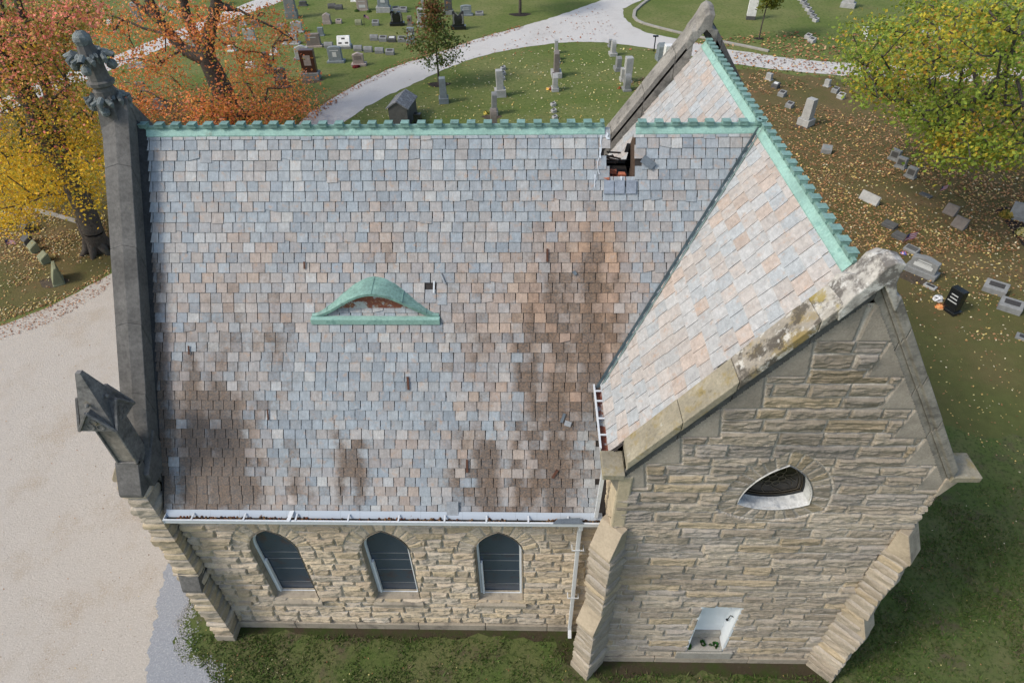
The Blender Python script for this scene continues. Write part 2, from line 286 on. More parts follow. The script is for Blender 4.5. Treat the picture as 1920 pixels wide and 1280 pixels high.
PAL_N = V3(1.09, 1.07, 1.06)*np.array([(.44, .37, .265), (.42, .345, .245), (.465, .395, .30), (.39, .33, .24), (.435, .36, .245), (.41, .36, .285)])
PAL_G = V3(.955, .945, .93)*np.array([(.375, .325, .255), (.345, .295, .23), (.395, .345, .275), (.31, .272, .218), (.355, .305, .24), (.395, .325, .225), (.34, .305, .262)])
MORTAR = np.array((.46, .425, .37))
def courses(h0, h1, lo, hi, seed):
    r = np.random.default_rng(seed); z = [h0]
    while z[-1] < h1: z.append(z[-1]+r.uniform(lo, hi))
    return np.array(z)
def rock_wall(name, O, ux, nrm, width, z0, z1, res, pal, lo, hi, blo, bhi, seed, hole=None, ring=None, mask=None, smoothz=None, amp=1., vh=None, parent=CH, label=None):
    """hole(u,z)->signed distance (<0 = opening); ring = width of the voussoirs, vh(u,z)->(dist, along)"""
    nu = int(width/res)+1; nz = int((z1-z0)/res)+1
    U, Z = np.meshgrid(np.linspace(0, width, nu), np.linspace(z0, z1, nz))
    wob = (fbm(U*.9, Z*2.2, seed)-.5)*.016
    cz = courses(z0, z1+.5, lo, hi, seed); ci = np.clip(np.searchsorted(cz, Z+wob, side='right')-1, 0, len(cz)-2)
    r = np.random.default_rng(seed+1); e = np.minimum(Z+wob-cz[ci], cz[ci+1]-Z-wob)
    bid = np.zeros_like(ci); tu = np.zeros(U.shape); 
    for c in range(len(cz)-1):
        b = [-r.uniform(0, bhi)]
        while b[-1] < width: b.append(b[-1]+r.uniform(blo, bhi))
        b = np.array(b); s = ci == c
        if not s.any(): continue
        u = U[s]+(fbm(U[s]*2, Z[s]*3, seed+9)-.5)*.02; k = np.clip(np.searchsorted(b, u, side='right')-1, 0, len(b)-2)
        e[s] = np.minimum(e[s], np.minimum(u-b[k], b[k+1]-u)); bid[s] = c*97+k; tu[s] = (u-b[k])/(b[k+1]-b[k])-.5
    mortar_w = .015
    if smoothz is not None:                     # dressed stones let into the rough work
        sid, se = smoothz(U, Z); s = sid >= 0; e[s] = se[s]; bid[s] = 90000+sid[s]
        near = (~s) & (se < .012); e[near] = 0
    d = None; vous = np.zeros(U.shape, bool)
    if hole is not None:
        d, along, isring = hole(U, Z); vous = isring
        k = np.floor(along); e[vous] = np.minimum(np.minimum(along-k, 1-(along-k))[vous]*.27, np.minimum(d, ring-d)[vous]); bid[vous] = 70000+(k[vous]+50).astype(int)
        near = (~vous) & (np.abs(d-ring) < .014) & isring_near(d, isring); e[near] = 0
    q = np.random.default_rng(seed+2).random((100000, 5)); R = q[bid % 100000]
    if d is not None: e = np.where(d > -.02, np.minimum(e, np.maximum(d+.012, 0)), e)
    prof = np.clip((e-mortar_w)/.032, 0, 1)**.8
    n1 = fbm(U*3.3+R[..., 0]*50, Z*8+R[..., 1]*30, seed+3, 4); n2 = np.abs(fbm(U*5+R[..., 2]*40, Z*6, seed+5, 3)-.5)*2
    n3 = np.floor((n1+.25*(Z-cz[ci])/(cz[ci+1]-cz[ci]))*6)/6            # pitched ledges
    vt = (Z-cz[ci])/(cz[ci+1]-cz[ci])
    lay = fbm(U*1.7+R[..., 0]*50, Z*13+R[..., 1]*30, seed+13, 4); led = np.abs(((lay*3.2+R[..., 4]) % 1)-.5)*2      # bedding ledges
    h = prof*(.016+.030*R[..., 3]+.060*(n1-.42)+.065*(lay-.45)+.026*(led-.4)+.02*n2+.03*tu*(R[..., 4]-.5)*2+.035*(vt-.5)*(R[..., 2]-.1))*amp
    if smoothz is not None: h = np.where(sid >= 0, prof*.035, h)
    h = np.where(vous, h*.5, h)
    if d is not None: h = h*np.clip((d+.01)/.07, .12, 1)
    h = np.maximum(h, prof*.006)
    c = pal[(R[..., 0]*len(pal)).astype(int) % len(pal)]*(.84+.32*R[..., 1])[..., None]
    c = c*(.9+.2*fbm(U*1.3, Z*1.3, seed+8))[..., None]
    if smoothz is not None: c[sid >= 0] = (np.array((.43, .38, .315))*(.72+.5*fbm(U*1.5, Z*1.5, 61))[..., None])[sid >= 0]
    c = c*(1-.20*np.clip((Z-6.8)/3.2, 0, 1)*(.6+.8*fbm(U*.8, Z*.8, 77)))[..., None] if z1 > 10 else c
    mm = np.clip((e-mortar_w+.006)/.012, 0, 1)[..., None]; c = MORTAR*(1-mm)+c*mm
    keep = np.ones(U.shape, bool)
    if d is not None: keep &= d > -.012
    if mask is not None: keep &= mask(U, Z)
    idx = np.arange(nu*nz).reshape(nz, nu)
    kq = keep[:-1, :-1] & keep[1:, :-1] & keep[:-1, 1:] & keep[1:, 1:]
    F = np.stack([idx[:-1, :-1], idx[:-1, 1:], idx[1:, 1:], idx[1:, :-1]], -1)[kq]
    P = np.asarray(O)+U[..., None]*np.asarray(ux)+Z[..., None]*V3(0, 0, 1)+h[..., None]*np.asarray(nrm)
    if np.dot(np.cross(ux, (0, 0, 1)), nrm) < 0: F = F[:, ::-1]
    used = np.unique(F); re = np.full(nu*nz, -1); re[used] = np.arange(len(used))
    return cm(name, P.reshape(-1, 3)[used], re[F], m_rock, False, c.reshape(-1, 3)[used], parent, label)
def isring_near(d, isr): 
    n = isr.copy(); n[1:] |= isr[:-1]; n[:-1] |= isr[1:]; n[:, 1:] |= isr[:, :-1]; n[:, :-1] |= isr[:, 1:]; return n

# -- nave front wall with three pointed windows
WX = (2.03, 4.86, 7.71); WHW, WSP, WRISE, WZ0 = .60, 4.15, .93, 1.72; WR = (WHW**2+WRISE**2)/(2*WHW)
def win_d(U, Z):
    best = None
    for cx in WX:
        a = np.abs(U-cx); up = Z > WSP
        d = np.where(up, np.hypot(a+WR-WHW, Z-WSP)-WR, np.maximum(a-WHW, WZ0-Z))
        th = np.arctan2(Z-WSP, U-cx); al = th/(math.pi/13)
        if best is None: best, al0 = d, al
        else:
            s = d < best; best = np.where(s, d, best); al0 = np.where(s, al, al0)
    return best, al0, (best > 0) & (best < .44) & (Z > WSP)
rock_wall("nave_wall", (0, 0, 0), (1, 0, 0), (0, -1, 0), 10.3, .3, 6.12, .026, PAL_N, .23, .34, .32, .95, 21, hole=win_d, ring=.44, amp=1.15)
mb = MB(); x = -.05
while x < 10.2:
    l = min(random.uniform(1.2, 2.0), 10.26-x); mb.box(x, x+l-.012, -.10, .3, -.1, .30); x += l
cb(mb, "plinth", m_ashlar, bevel=.02)

def ogee(cx, n=9, hw=WHW, sp=WSP, z0=WZ0, shrink=0.):
    R = WR-shrink; hw = hw-shrink; zz0 = z0+shrink; pts = [(cx-hw, zz0), (cx+hw, zz0), (cx+hw, sp)]
    a = math.acos((WR-WHW)/R)
    pts += [(cx-(WR-WHW)+R*math.cos(t), sp+R*math.sin(t)) for t in np.linspace(0, a, n)[1:]]
    pts += [(cx+(WR-WHW)-R*math.cos(t), sp+R*math.sin(t)) for t in np.linspace(a, 0, n)[1:]]
    return pts
def loop_strip(A, B, fa, fb):          # ring of quads between two equally long outlines
    n = len(A); return [fa(p) for p in A]+[fb(p) for p in B], [(i, (i+1) % n, n+(i+1) % n, n+i) for i in range(n)]
m_bar = plain("dull_grey_bar", (.16, .18, .19))
for wi, cx in enumerate(WX):
    o0 = ogee(cx, shrink=-.0); o1 = ogee(cx, shrink=.03)
    root = mesh("window", np.array([(p[0], .21, p[1]) for p in o1])-OFF, [tuple(range(len(o1)))], m_glass, CH)
    v, f = loop_strip(o0, o1, lambda p: (p[0], -.03, p[1]), lambda p: (p[0], .20, p[1])); cm("reveal", v, f, m_ashlar, parent=root)
    fr = MB(); o2 = ogee(cx, shrink=.085)
    n = len(o1)
    for i in range(n):
        a, b, c, d = o1[i], o1[(i+1) % n], o2[(i+1) % n], o2[i]
        fr.extr([(a[0], .14, a[1]), (b[0], .14, b[1]), (c[0], .14, c[1]), (d[0], .14, d[1])], (0, .055, 0))
    fr.box(cx-.50, cx-.45, .10, .19, WZ0+.1, WZ0+1.7)
    cb(fr, "frame", m_whiteclean, parent=root)
    for z in (2.2, 2.9, 3.4, 3.72): br = MB(); br.box(cx-.52, cx+.52, .197, .208, z-.006, z+.006); cb(br, "saddle_bar", m_bar, parent=root)
    s = MB(); s.add([(cx-.72, -.13, 1.44), (cx+.72, -.13, 1.44), (cx+.72, .2, 1.46), (cx-.72, .2, 1.46), (cx-.70, -.13, 1.56), (cx+.70, -.13, 1.56), (cx+.62, .2, 1.84), (cx-.62, .2, 1.84)],
                    [(3, 2, 1, 0), (4, 5, 6, 7), (0, 1, 5, 4), (1, 2, 6, 5), (2, 3, 7, 6), (3, 0, 4, 7)]); cb(s, "sill", m_ashlar, bevel=.015, parent=root)

# -- transept gable wall with a curved-triangle window
XG, GA, GSL, GSR = 13.58, 13.48, 1.36, 1.555
gs = lambda x: np.where(np.asarray(x) < XG, GSL, GSR)
IA = GA-.66
inner = lambda x: IA-gs(x)*np.abs(np.asarray(x)-XG)
RCX, RS, RB = 13.42, 1.42, 7.62; RV = [(RCX-RS/2, RB), (RCX+RS/2, RB), (RCX, RB+RS*.866)]; RC = (RCX, RB+RS*.2887)
def rose_d(U, Z):
    X = U+XW; d = np.max([np.hypot(X-v[0], Z-v[1])-RS for v in RV], axis=0)
    al = np.arctan2(Z-RC[1], X-RC[0])/(2*math.pi)*27
    dd = (X > 12.86) & (X < 13.76) & (Z < 3.14); dw = np.maximum(np.abs(X-13.31)-.47, Z-3.13)
    return np.minimum(d, np.where(Z < 4, dw, 9)), al, (d > 0) & (d < .40)
def skew(U, Z):
    X = U+XW; a = WH-np.abs(X-XR); ztop = inner(X); sid = np.full(U.shape, -1); se = np.full(U.shape, 9.)
    for k in range(6):
        IS = gs(X); zb = 8.1+k*.78; zt = zb+.78; xa = (IA-zb)/IS; xb = np.maximum((IA-zt)/IS, 0)          # half width at the two levels
        hwid = np.minimum(xa-xb+.12, xa); dx = np.abs(X-XG)
        line = xb+(1-(Z-zb)/.78)*(xa-hwid-xb)        # joint runs from inner foot up to the coping
        ins = (Z > zb) & (Z < zt) & (dx > line)
        e = np.minimum(np.minimum(Z-zb, 1), np.abs(dx-line)*.95)
        sid = np.where(ins, k*2+(X > XG), sid); se = np.where(ins, e, se)
        nb = (~ins) & (Z > zb) & (Z < zt) & (np.abs(dx-line) < .016); se = np.where(nb, 0., se)
    return sid, se
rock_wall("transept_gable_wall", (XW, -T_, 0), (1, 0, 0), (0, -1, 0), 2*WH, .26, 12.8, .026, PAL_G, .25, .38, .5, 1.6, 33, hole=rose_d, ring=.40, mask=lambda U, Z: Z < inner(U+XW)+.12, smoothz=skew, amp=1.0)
mb = MB()
for a, b in ((XW-.06, 12.0), (12.01, 14.6), (14.61, XE+.06)): mb.box(a, b, -T_-.08, -T_+.3, -.1, .27)
cb(mb, "plinth", m_ashlar, bevel=.02)
rock_wall("transept_side_wall", (XW, -T_, 0), (0, 1, 0), (-1, 0, 0), 5, .0, 8.6, .035, PAL_N, .28, .42, .5, 1.3, 41, mask=lambda U, Z: (U < .95) | (Z > 5.5))
rock_wall("transept_side_wall", (XE, -T_, 0), (0, 1, 0), (1, 0, 0), 12, .0, 8.6, .08, PAL_G, .28, .42, .5, 1.3, 42)
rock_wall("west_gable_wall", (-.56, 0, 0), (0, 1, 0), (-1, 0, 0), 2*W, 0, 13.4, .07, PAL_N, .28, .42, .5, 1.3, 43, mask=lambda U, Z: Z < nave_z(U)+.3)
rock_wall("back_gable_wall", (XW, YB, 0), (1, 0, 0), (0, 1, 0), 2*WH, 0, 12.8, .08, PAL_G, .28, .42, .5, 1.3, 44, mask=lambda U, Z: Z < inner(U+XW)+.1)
mb = MB(); mb.box(-.5, 10.3, 2*W-.3, 2*W, 0, 6.1); mb.box(XW, XW+.2, 2*W, YB, 0, 8.6); cb(mb, "back_wall", m_ashlar)
# dressed quoin strip on the sunny corner of the transept above the buttress
mb = MB(); mb.box(XW-.07, XW+.24, -T_-.065, -T_+.55, 6.75, 8.5); cb(mb, "corner_quoin", M_("pale_quoin_stone", (.50, .42, .29), var=[(2, .14), (14, .12)], bump=(20, .5, .03)), bevel=.04)

# rose glazing and reveal
def reux(k, n=9, cx=RC[0], cz=RC[1]):
    pts = []
    for i in range(3):
        c = V3(*RV[(i+2) % 3], 0); a = V3(*RV[i], 0)-c; b = V3(*RV[(i+1) % 3], 0)-c; t0 = math.atan2(a[1], a[0]); t1 = math.atan2(b[1], b[0])
        while t1-t0 > math.pi: t1 -= 2*math.pi
        while t1-t0 < -math.pi: t1 += 2*math.pi
        pts += [(c[0]+RS*math.cos(t), c[1]+RS*math.sin(t)) for t in np.linspace(t0, t1, n)[:-1]]
    return [(cx+(p[0]-cx)*k, cz+(p[1]-cz)*k) for p in pts]
o0, o1 = reux(1.02), reux(.95)
rw = cm("rose_window", [(p[0], -T_+.30, p[1]) for p in o1], [tuple(range(len(o1)))], m_rose)
v, f = loop_strip(o0, o1, lambda p: (p[0], -T_-.04, p[1]), lambda p: (p[0], -T_+.29, p[1])); cm("reveal", v, f, M_("limewashed_reveal", (.56, .57, .56), var=[(3, .2), (14, .2)], stain=[(4, .52, .64, (.22, .24, .27), .8)], bump=(20, .4, .015)), parent=rw)
mb = MB()
for i in range(len(o1)): mb.tube([(o1[i][0], -T_+.28, o1[i][1]), (o1[(i+1) % len(o1)][0], -T_+.28, o1[(i+1) % len(o1)][1])], .03, 5)
cb(mb, "frame", plain("black_iron_frame", (.02, .022, .022)), parent=rw)
mb = MB(); yy = -T_+.285
for k in (.93, .82): 
    q = reux(.95*k)
    for i in range(len(q)): mb.tube([(q[i][0], yy, q[i][1]), (q[(i+1) % len(q)][0], yy, q[(i+1) % len(q)][1])], .006, 4)
def ringc(cx, cz, r, n=12, rot=0): return [(cx+r*math.cos(t+rot), cz+r*math.sin(t+rot)) for t in np.linspace(0, 2*math.pi, n+1)]
for q in [ringc(RC[0], RC[1], .10)]+[ringc(RC[0]+.16*math.cos(a), RC[1]+.16*math.sin(a), .075, 10) for a in np.arange(6)*math.pi/3]:
    for i in range(len(q)-1): mb.tube([(q[i][0], yy, q[i][1]), (q[i+1][0], yy, q[i+1][1])], .006, 4)
for a in np.arange(12)*math.pi/6+.2:
    p = [(RC[0]+r*math.cos(a+.35*math.sin(r*9+a*2)), yy, RC[1]+r*math.sin(a+.35*math.sin(r*9+a*2))) for r in (.24, .32, .4, .47)]; mb.tube(p, .005, 4)
cb(mb, "tracery", m_lead2, parent=rw)

# door recess in the gable wall
X0, X1, ZF, ZT, DY = 12.84, 13.78, .72, 3.13, -T_+.40
door = cm("door", [(X0, DY, 1.02-.02), (X1, DY, 1.0), (X1, DY, ZT), (X0, DY, ZT), (X0, DY+.04, 1.), (X1, DY+.04, 1.), (X1, DY+.04, ZT), (X0, DY+.04, ZT)],
          [(0, 1, 2, 3), (7, 6, 5, 4), (0, 4, 5, 1), (1, 5, 6, 2), (2, 6, 7, 3), (3, 7, 4, 0)], m_whiteclean, label="white boarded door in the gable recess")
mb = MB(); mb.box(X0-.06, X0, -T_-.02, DY+.1, ZF-.3, ZT); mb.box(X1, X1+.06, -T_-.02, DY+.1, ZF-.1, ZT); mb.box(X0-.06, X1+.06, -T_-.02, DY+.1, ZT, ZT+.05); cb(mb, "frame", m_whiteclean, parent=door)
mb = MB(); mb.box(X0, X1, -T_-.06, DY+.2, ZF-.4, ZF+.02); mb.box(X0, X1, DY-.10, DY+.1, ZF, 1.0); mb.box(X0-.3, X1+.3, -T_-.09, -T_+.02, .27, ZF-.08); cb(mb, "sill", m_conc, parent=door, bevel=.02)
mb = MB(); mb.tube([(X1-.005, -T_+.12, 2.35), (X1-.08, -T_+.14, 2.4), (X1-.09, -T_+.16, 2.2), (X1-.08, -T_+.2, 2.05)], .014, 5); mb.ball((X1-.08, -T_+.2, 2.03), .04); cb(mb, "handle", m_black, parent=door)
def weed(x, y, z, r, n, lab):
    vs = []; fs = []; cs = []
    for i in range(n):
        a = random.uniform(0, 6.28); b = random.uniform(.2, 1.2); l = r*random.uniform(.5, 1); c = V3(l*math.cos(a)*math.cos(b), l*math.sin(a)*math.cos(b), abs(l*math.sin(b))+.01)
        t = V3(-math.sin(a), math.cos(a), random.uniform(-.4, .4))*r*.28; k = len(vs); vs += [c*.5-t*.3, c*.75-t, c*1.1, c*.75+t]; fs.append((k, k+1, k+2, k+3)); cs += [(.03*random.uniform(.6, 1.5), .10*random.uniform(.7, 1.4), .02)]*4
    o = mesh("weed", vs, fs, m_leaf, col=cs); o.location = (x, y, z); return tag(o, lab, "weed", "small weeds rooted on the door ledge")
weed(X0+.03, -T_+.03, ZF+.02, .11, 60, "round green weed at the dark end of the white door's ledge")
weed(13.28, -T_+.12, ZF+.02, .12, 60, "green weed in the middle of the white door's ledge")
weed(13.47, -T_+.08, ZF+.02, .06, 30, "tiniest green weed on the white door's ledge")
weed(13.62, -T_+.08, ZF+.02, .11, 60, "green weed beside the bright jamb of the white door")

# -- buttresses
def rock_column(mb, poly, z0, z1, seed, pal, amp=1., lo=.24, hi=.36, step=.07):
    P = [V3(*p) for p in poly]; per = []; nor = []; n = len(P)
    for i in range(n):
        a, b = P[i], P[(i+1) % n]; L = np.linalg.norm(b-a); m = max(2, int(L/step)); t = (b-a)/L; nn = V3(t[1], -t[0])
        for k in range(m):
            per.append(a+(b-a)*k/m); pn = P[i-1]; tp = (a-pn)/np.linalg.norm(a-pn); n0 = V3(tp[1], -tp[0]); nor.append((n0+nn)/max(1.2, 1.0) if k == 0 else nn)
    per = np.array(per); nor = np.array(nor); cz = courses(z0, z1-.12, lo, hi, seed); cz[-1] = z1; r = np.random.default_rng(seed)
    vs = []; cs = []; m = len(per); lev = 0
    for c in range(len(cz)-1):
        col = pal[r.integers(len(pal))]*r.uniform(.85, 1.15); pr = r.uniform(.03, .085)
        for q in np.linspace(0, 1, 7):
            z = cz[c]+(cz[c+1]-cz[c])*q; e = min(q, 1-q)*(cz[c+1]-cz[c]); pf = np.clip((e-.008)/.05, 0, 1)**.7
            s = np.arange(m)*step; nz = fbm(s*3+c*17, np.full(m, z*7), seed, 3)
            d = pf*(pr+.11*(nz-.4))*amp; p = per+nor*d[:, None]
            vs += [(x, y, z) for x, y in p]; cs += [tuple(MORTAR*.8 if e < .008 else col)]*m; lev += 1
    fs = [(l*m+k, l*m+(k+1) % m, (l+1)*m+(k+1) % m, (l+1)*m+k) for l in range(lev-1) for k in range(m)]
    b = len(mb.v); mb.v += vs; mb.c += cs; mb.f += [tuple(b+i for i in f) for f in fs]
def rect(c, t, n, hw, back, out): # rectangle running from `back` to `out` along n
    c, t, n = V3(*c), V3(*t), V3(*n); return [c-t*hw+n*back, c-t*hw+n*out, c+t*hw+n*out, c+t*hw+n*back]
def buttress(c, n, hw, stages, caps, foot, seed, pal, capmat, lab=None):
    """stages: (projection, z0, z1); caps: (z_low, out_low, z_high, out_high)"""
    n = V3(*n); n /= np.linalg.norm(n); t = V3(-n[1], n[0]); mb = MB()
    for i, (out, z0, z1) in enumerate(stages): rock_column(mb, rect(c, t, n, hw, -.15, out), z0, z1, seed+i, pal)
    o = tag(mb.build("buttress", m_rock, CH, False, 0, True, OFF), lab)
    for zl, ol, zh, oh in caps:
        q = MB(); a = [V3(*c, 0)+V3(*(n*ol), zl-.10), V3(*c, 0)+V3(*(n*ol), zl), V3(*c, 0)+V3(*(n*oh), zh), V3(*c, 0)+V3(*(n*-.15), zh), V3(*c, 0)+V3(*(n*-.15), zl-.10)]
        q.extr([p-V3(*(t*(hw+.05)), 0) for p in a], V3(*(t*(2*hw+.1)), 0)); cb(q, "weathering", capmat, bevel=.015, parent=o)
    if foot:
        q = MB(); r = rect(c, t, n, hw+.07, -.15, stages[0][0]+.09); q.extr([(p[0], p[1], -.1) for p in r], (0, 0, .38)); cb(q, "plinth", m_ashlar, bevel=.02, parent=o)
    return o
m_wth = M_("weathering_stone", (.40, .335, .245), var=[(1.6, .2), (18, .12)], stain=[(2.4, .54, .7, (.13, .11, .085), .6)], bump=(35, .3, .01))
# angle buttresses of the west corner, diagonal ones of the transept
buttress((-.32, 0), (0, -1), .21, [(.42, .28, 2.95), (.27, 2.9, 6.95)], [(2.95, .5, 3.7, .25), (7.02, .38, 7.66, .0)], True, 60, PAL_N, m_dark)
buttress((-.56, .30), (-1, 0), .22, [(.42, .28, 2.95), (.27, 2.9, 6.95)], [(2.95, .5, 3.7, .25), (7.02, .38, 7.66, .0)], True, 64, PAL_N, m_wth)
buttress((XW, -T_), (-1, -1), .235, [(.48, .28, 2.75), (.28, 2.7, 6.05)], [(2.75, .56, 3.45, .27), (6.05, .37, 6.75, .05)], True, 70, PAL_G, m_wth)
buttress((XE, -T_), (1, -1), .215, [(.48, .28, 2.75), (.28, 2.7, 6.05)], [(2.75, .56, 3.45, .27), (6.05, .37, 6.75, .05)], True, 75, PAL_G, m_wth)

# -- pinnacle on the west corner
px, py_, hw = -.29, .22, .235
mb = MB()
mb.box(px-hw+.03, px+hw-.03, py_-hw+.05, py_+hw, 7.5, 8.95)
for sx in (-1, 1): mb.box(px+sx*hw-.05*(sx > 0)-.0, px+sx*hw+.05*(sx < 0), py_-hw, py_-hw+.1, 7.6, 8.95)
mb.box(px-hw, px+hw, py_-hw, py_-hw+.1, 8.75, 8.95); mb.box(px-hw, px+hw, py_-hw, py_-hw+.1, 7.55, 7.68)
m_pin = M_("mottled_pinnacle_stone", (.165, .16, .15), var=[(2, .35), (16, .25)], stain=[(3, .57, .68, (.22, .17, .05), .6), (2.2, .55, .68, (.045, .048, .046), .75), (5, .62, .7, (.27, .30, .28), .5)], bump=(30, .4, .015))
pin = cb(mb, "pinnacle", m_pin, bevel=.015)
mb = MB(); mb.box(px-hw+.05, px+hw-.05, py_-hw+.04, py_-hw+.06, 7.7, 8.74); cb(mb, "sunk_panel", M_("lit_brown_panel_stone", (.24, .215, .18), var=[(2, .3), (9, .3)], stain=[(3, .55, .7, (.10, .09, .08), .7)], bump=(25, .3, .01)), parent=pin)  # panel coloured lighter than the shaft to stand for light falling on it
mb = MB(); c = .36; zb, zt = 8.93, 10.22
mb.add([(px-c, py_-c, zb), (px+c, py_-c, zb), (px+c, py_+c, zb), (px-c, py_+c, zb), (px-.05, py_-.05, zt), (px+.05, py_-.05, zt), (px+.05, py_+.05, zt), (px-.05, py_+.05, zt)],
       [(3, 2, 1, 0), (4, 5, 6, 7), (0, 1, 5, 4), (1, 2, 6, 5), (2, 3, 7, 6), (3, 0, 4, 7)])
for n in ((0, -1), (1, 0), (0, 1), (-1, 0)):      # four gablets
    n = V3(*n); t = V3(-n[1], n[0]); cc = V3(px, py_)
    A = cc+n*(c+.02)-t*(c+.01); B = cc+n*(c+.02)+t*(c+.01); Ap = cc+n*(c+.02)
    p0 = (A[0], A[1], zb-.02); p1 = (B[0], B[1], zb-.02); p2 = (Ap[0], Ap[1], zb+.50); k = -n*.42
    mb.extr([p0, p1, p2], (k[0], k[1], 0))
    e = n*.02
    for s in (-1, 1):
        a = cc+n*(c+.03)+t*s*(c+.02); mb.tube([(a[0], a[1], zb), (Ap[0]+e[0], Ap[1]+e[1], zb+.53)], .035, 5)
    for dx, dz in ((-.1, .11), (.1, .11), (0, .25)):
        q = cc+n*(c+.02)+t*dx; rr = ringc(0, 0, .075, 8); 
        for i in range(8): mb.tube([(q[0]+t[0]*rr[i][0], q[1]+t[1]*rr[i][0], zb+dz+rr[i][1]), (q[0]+t[0]*rr[i+1][0], q[1]+t[1]*rr[i+1][0], zb+dz+rr[i+1][1])], .018, 4)
    for s in (0,): mb.ball((cc[0]+n[0]*.27, cc[1]+n[1]*.27, 9.55), .045)
cb(mb, "pinnacle_cap", m_pin, parent=pin)
mb = MB(); mb.extr([(-.1, -.05, 6.9), (-.1, .75, 6.9), (-.1, .75, 7.9), (-.1, -.05, 7.3)], (.15, 0, 0)); cb(mb, "kneeler_block", m_dark, bevel=.02)

# -- west parapet coping in weathered blocks
sgn = 1
for side in (0, 1):
    s0 = 0.25 if side == 0 else .25
    ys = [s0]; 
    while ys[-1] < W-.05: ys.append(min(W, ys[-1]+random.uniform(.85, 1.1)))
    for a, b in zip(ys[:-1], ys[1:]):
        za, zb = nave_z(a), nave_z(b); g = .006; A, B = (a+g, b-g) if side == 0 else (2*W-a-g, 2*W-b+g)
        j = random.uniform(-.012, .012); mb = MB()
        prof = lambda y, z: [(-.60, y, z+.45), (-.60, y, z+.66+j), (-.28, y, z+.76+j), (.0, y, z+.70+j), (.0, y, z-.1), (-.50, y, z-.1)]
        p, q = prof(A, za), prof(B, zb); n = 6
        mb.add(p+q, [tuple(range(n)), tuple(range(n, 2*n))[::-1]]+[(i, n+i, n+(i+1) % n, (i+1) % n) for i in range(n)])
        cb(mb, "coping_stone", m_dark, bevel=.012)
mb = MB(); mb.add([(0, -.05, HE-.05), (.16, -.05, HE+.03), (.16, W, HR+.03), (0, W, HR-.0), (0, W, HR+.22), (0, -.05, HE+.2)], [(0, 1, 2, 3), (1, 5, 4, 2)])
cb(mb, "parapet_flashing", M_("black_roof_flashing", (.03, .031, .033), rough=.7, var=[(4, .4), (20, .3)], bump=(8, .6, .03)))

# -- finial at the west peak
fx, fy, FD = -.42, W, -.30; mb = MB()
mb.add([(fx-.24, fy-.5, 12.75), (fx+.30, fy-.5, 12.75), (fx+.30, fy+.5, 12.75), (fx-.24, fy+.5, 12.75), (fx-.15, fy-.17, 13.9), (fx+.17, fy-.17, 13.9), (fx+.17, fy+.17, 13.9), (fx-.15, fy+.17, 13.9)],
       [(3, 2, 1, 0), (4, 5, 6, 7), (0, 1, 5, 4), (1, 2, 6, 5), (2, 3, 7, 6), (3, 0, 4, 7)])
mb.lathe([(.2, 13.8), (.22, 13.98), (.18, 14.05), (.26, 14.09), (.27, 14.16), (.21, 14.19), (.19, 14.4), (.21, 14.6), (.17, 14.78), (.14, 14.88)], fx, fy, 10)
fin = cb(mb, "finial", m_dark, smooth=False)
m_moss = M_("lichened_carving", (.17, .19, .185), var=[(6, .35), (20, .3)], stain=[(5, .55, .7, (.04, .042, .04), .7)], bump=(25, .8, .03))
mb = MB()
for zc, rad, sz in ((14.60, .36, .10), (13.76, .34, .10)):
    for a in np.arange(4)*math.pi/2-math.pi/2+.12:
        d = V3(math.cos(a), math.sin(a), 0); c0 = V3(fx, fy, zc); tt = V3(-d[1], d[0], 0)
        mb.tube([c0+V3(0, 0, -.22)+d*.1, c0+d*rad*.55+V3(0, 0, -.02), c0+d*rad*.9+V3(0, 0, .10), c0+d*(rad+.10)+V3(0, 0, .05), c0+d*(rad+.10)+V3(0, 0, -.06)], [.06, .06, .075, .06, .03], 7)
        mb.ball(c0+d*(rad+.0)+V3(0, 0, -.13), sz, nz=.3)
        for s in (-1, 1):
            mb.tube([c0+d*rad*.6+V3(0, 0, .0), c0+d*rad*.85+tt*s*.10+V3(0, 0, .07), c0+d*rad*1.0+tt*s*.19+V3(0, 0, .02), c0+d*rad*.98+tt*s*.20+V3(0, 0, -.06)], [.04, .05, .055, .02], 6)
            mb.tube([c0+d*.15+tt*s*.06+V3(0, 0, -.1), c0+d*rad*.5+tt*s*.13+V3(0, 0, .10), c0+d*rad*.62+tt*s*.16+V3(0, 0, .05)], [.03, .045, .02], 6)
mb.ball((fx, fy, 14.95), .17, nz=.12, sc=(1, 1, 1.05), n=10, m=8)
cb(mb, "finial_foliage", m_moss, parent=fin)

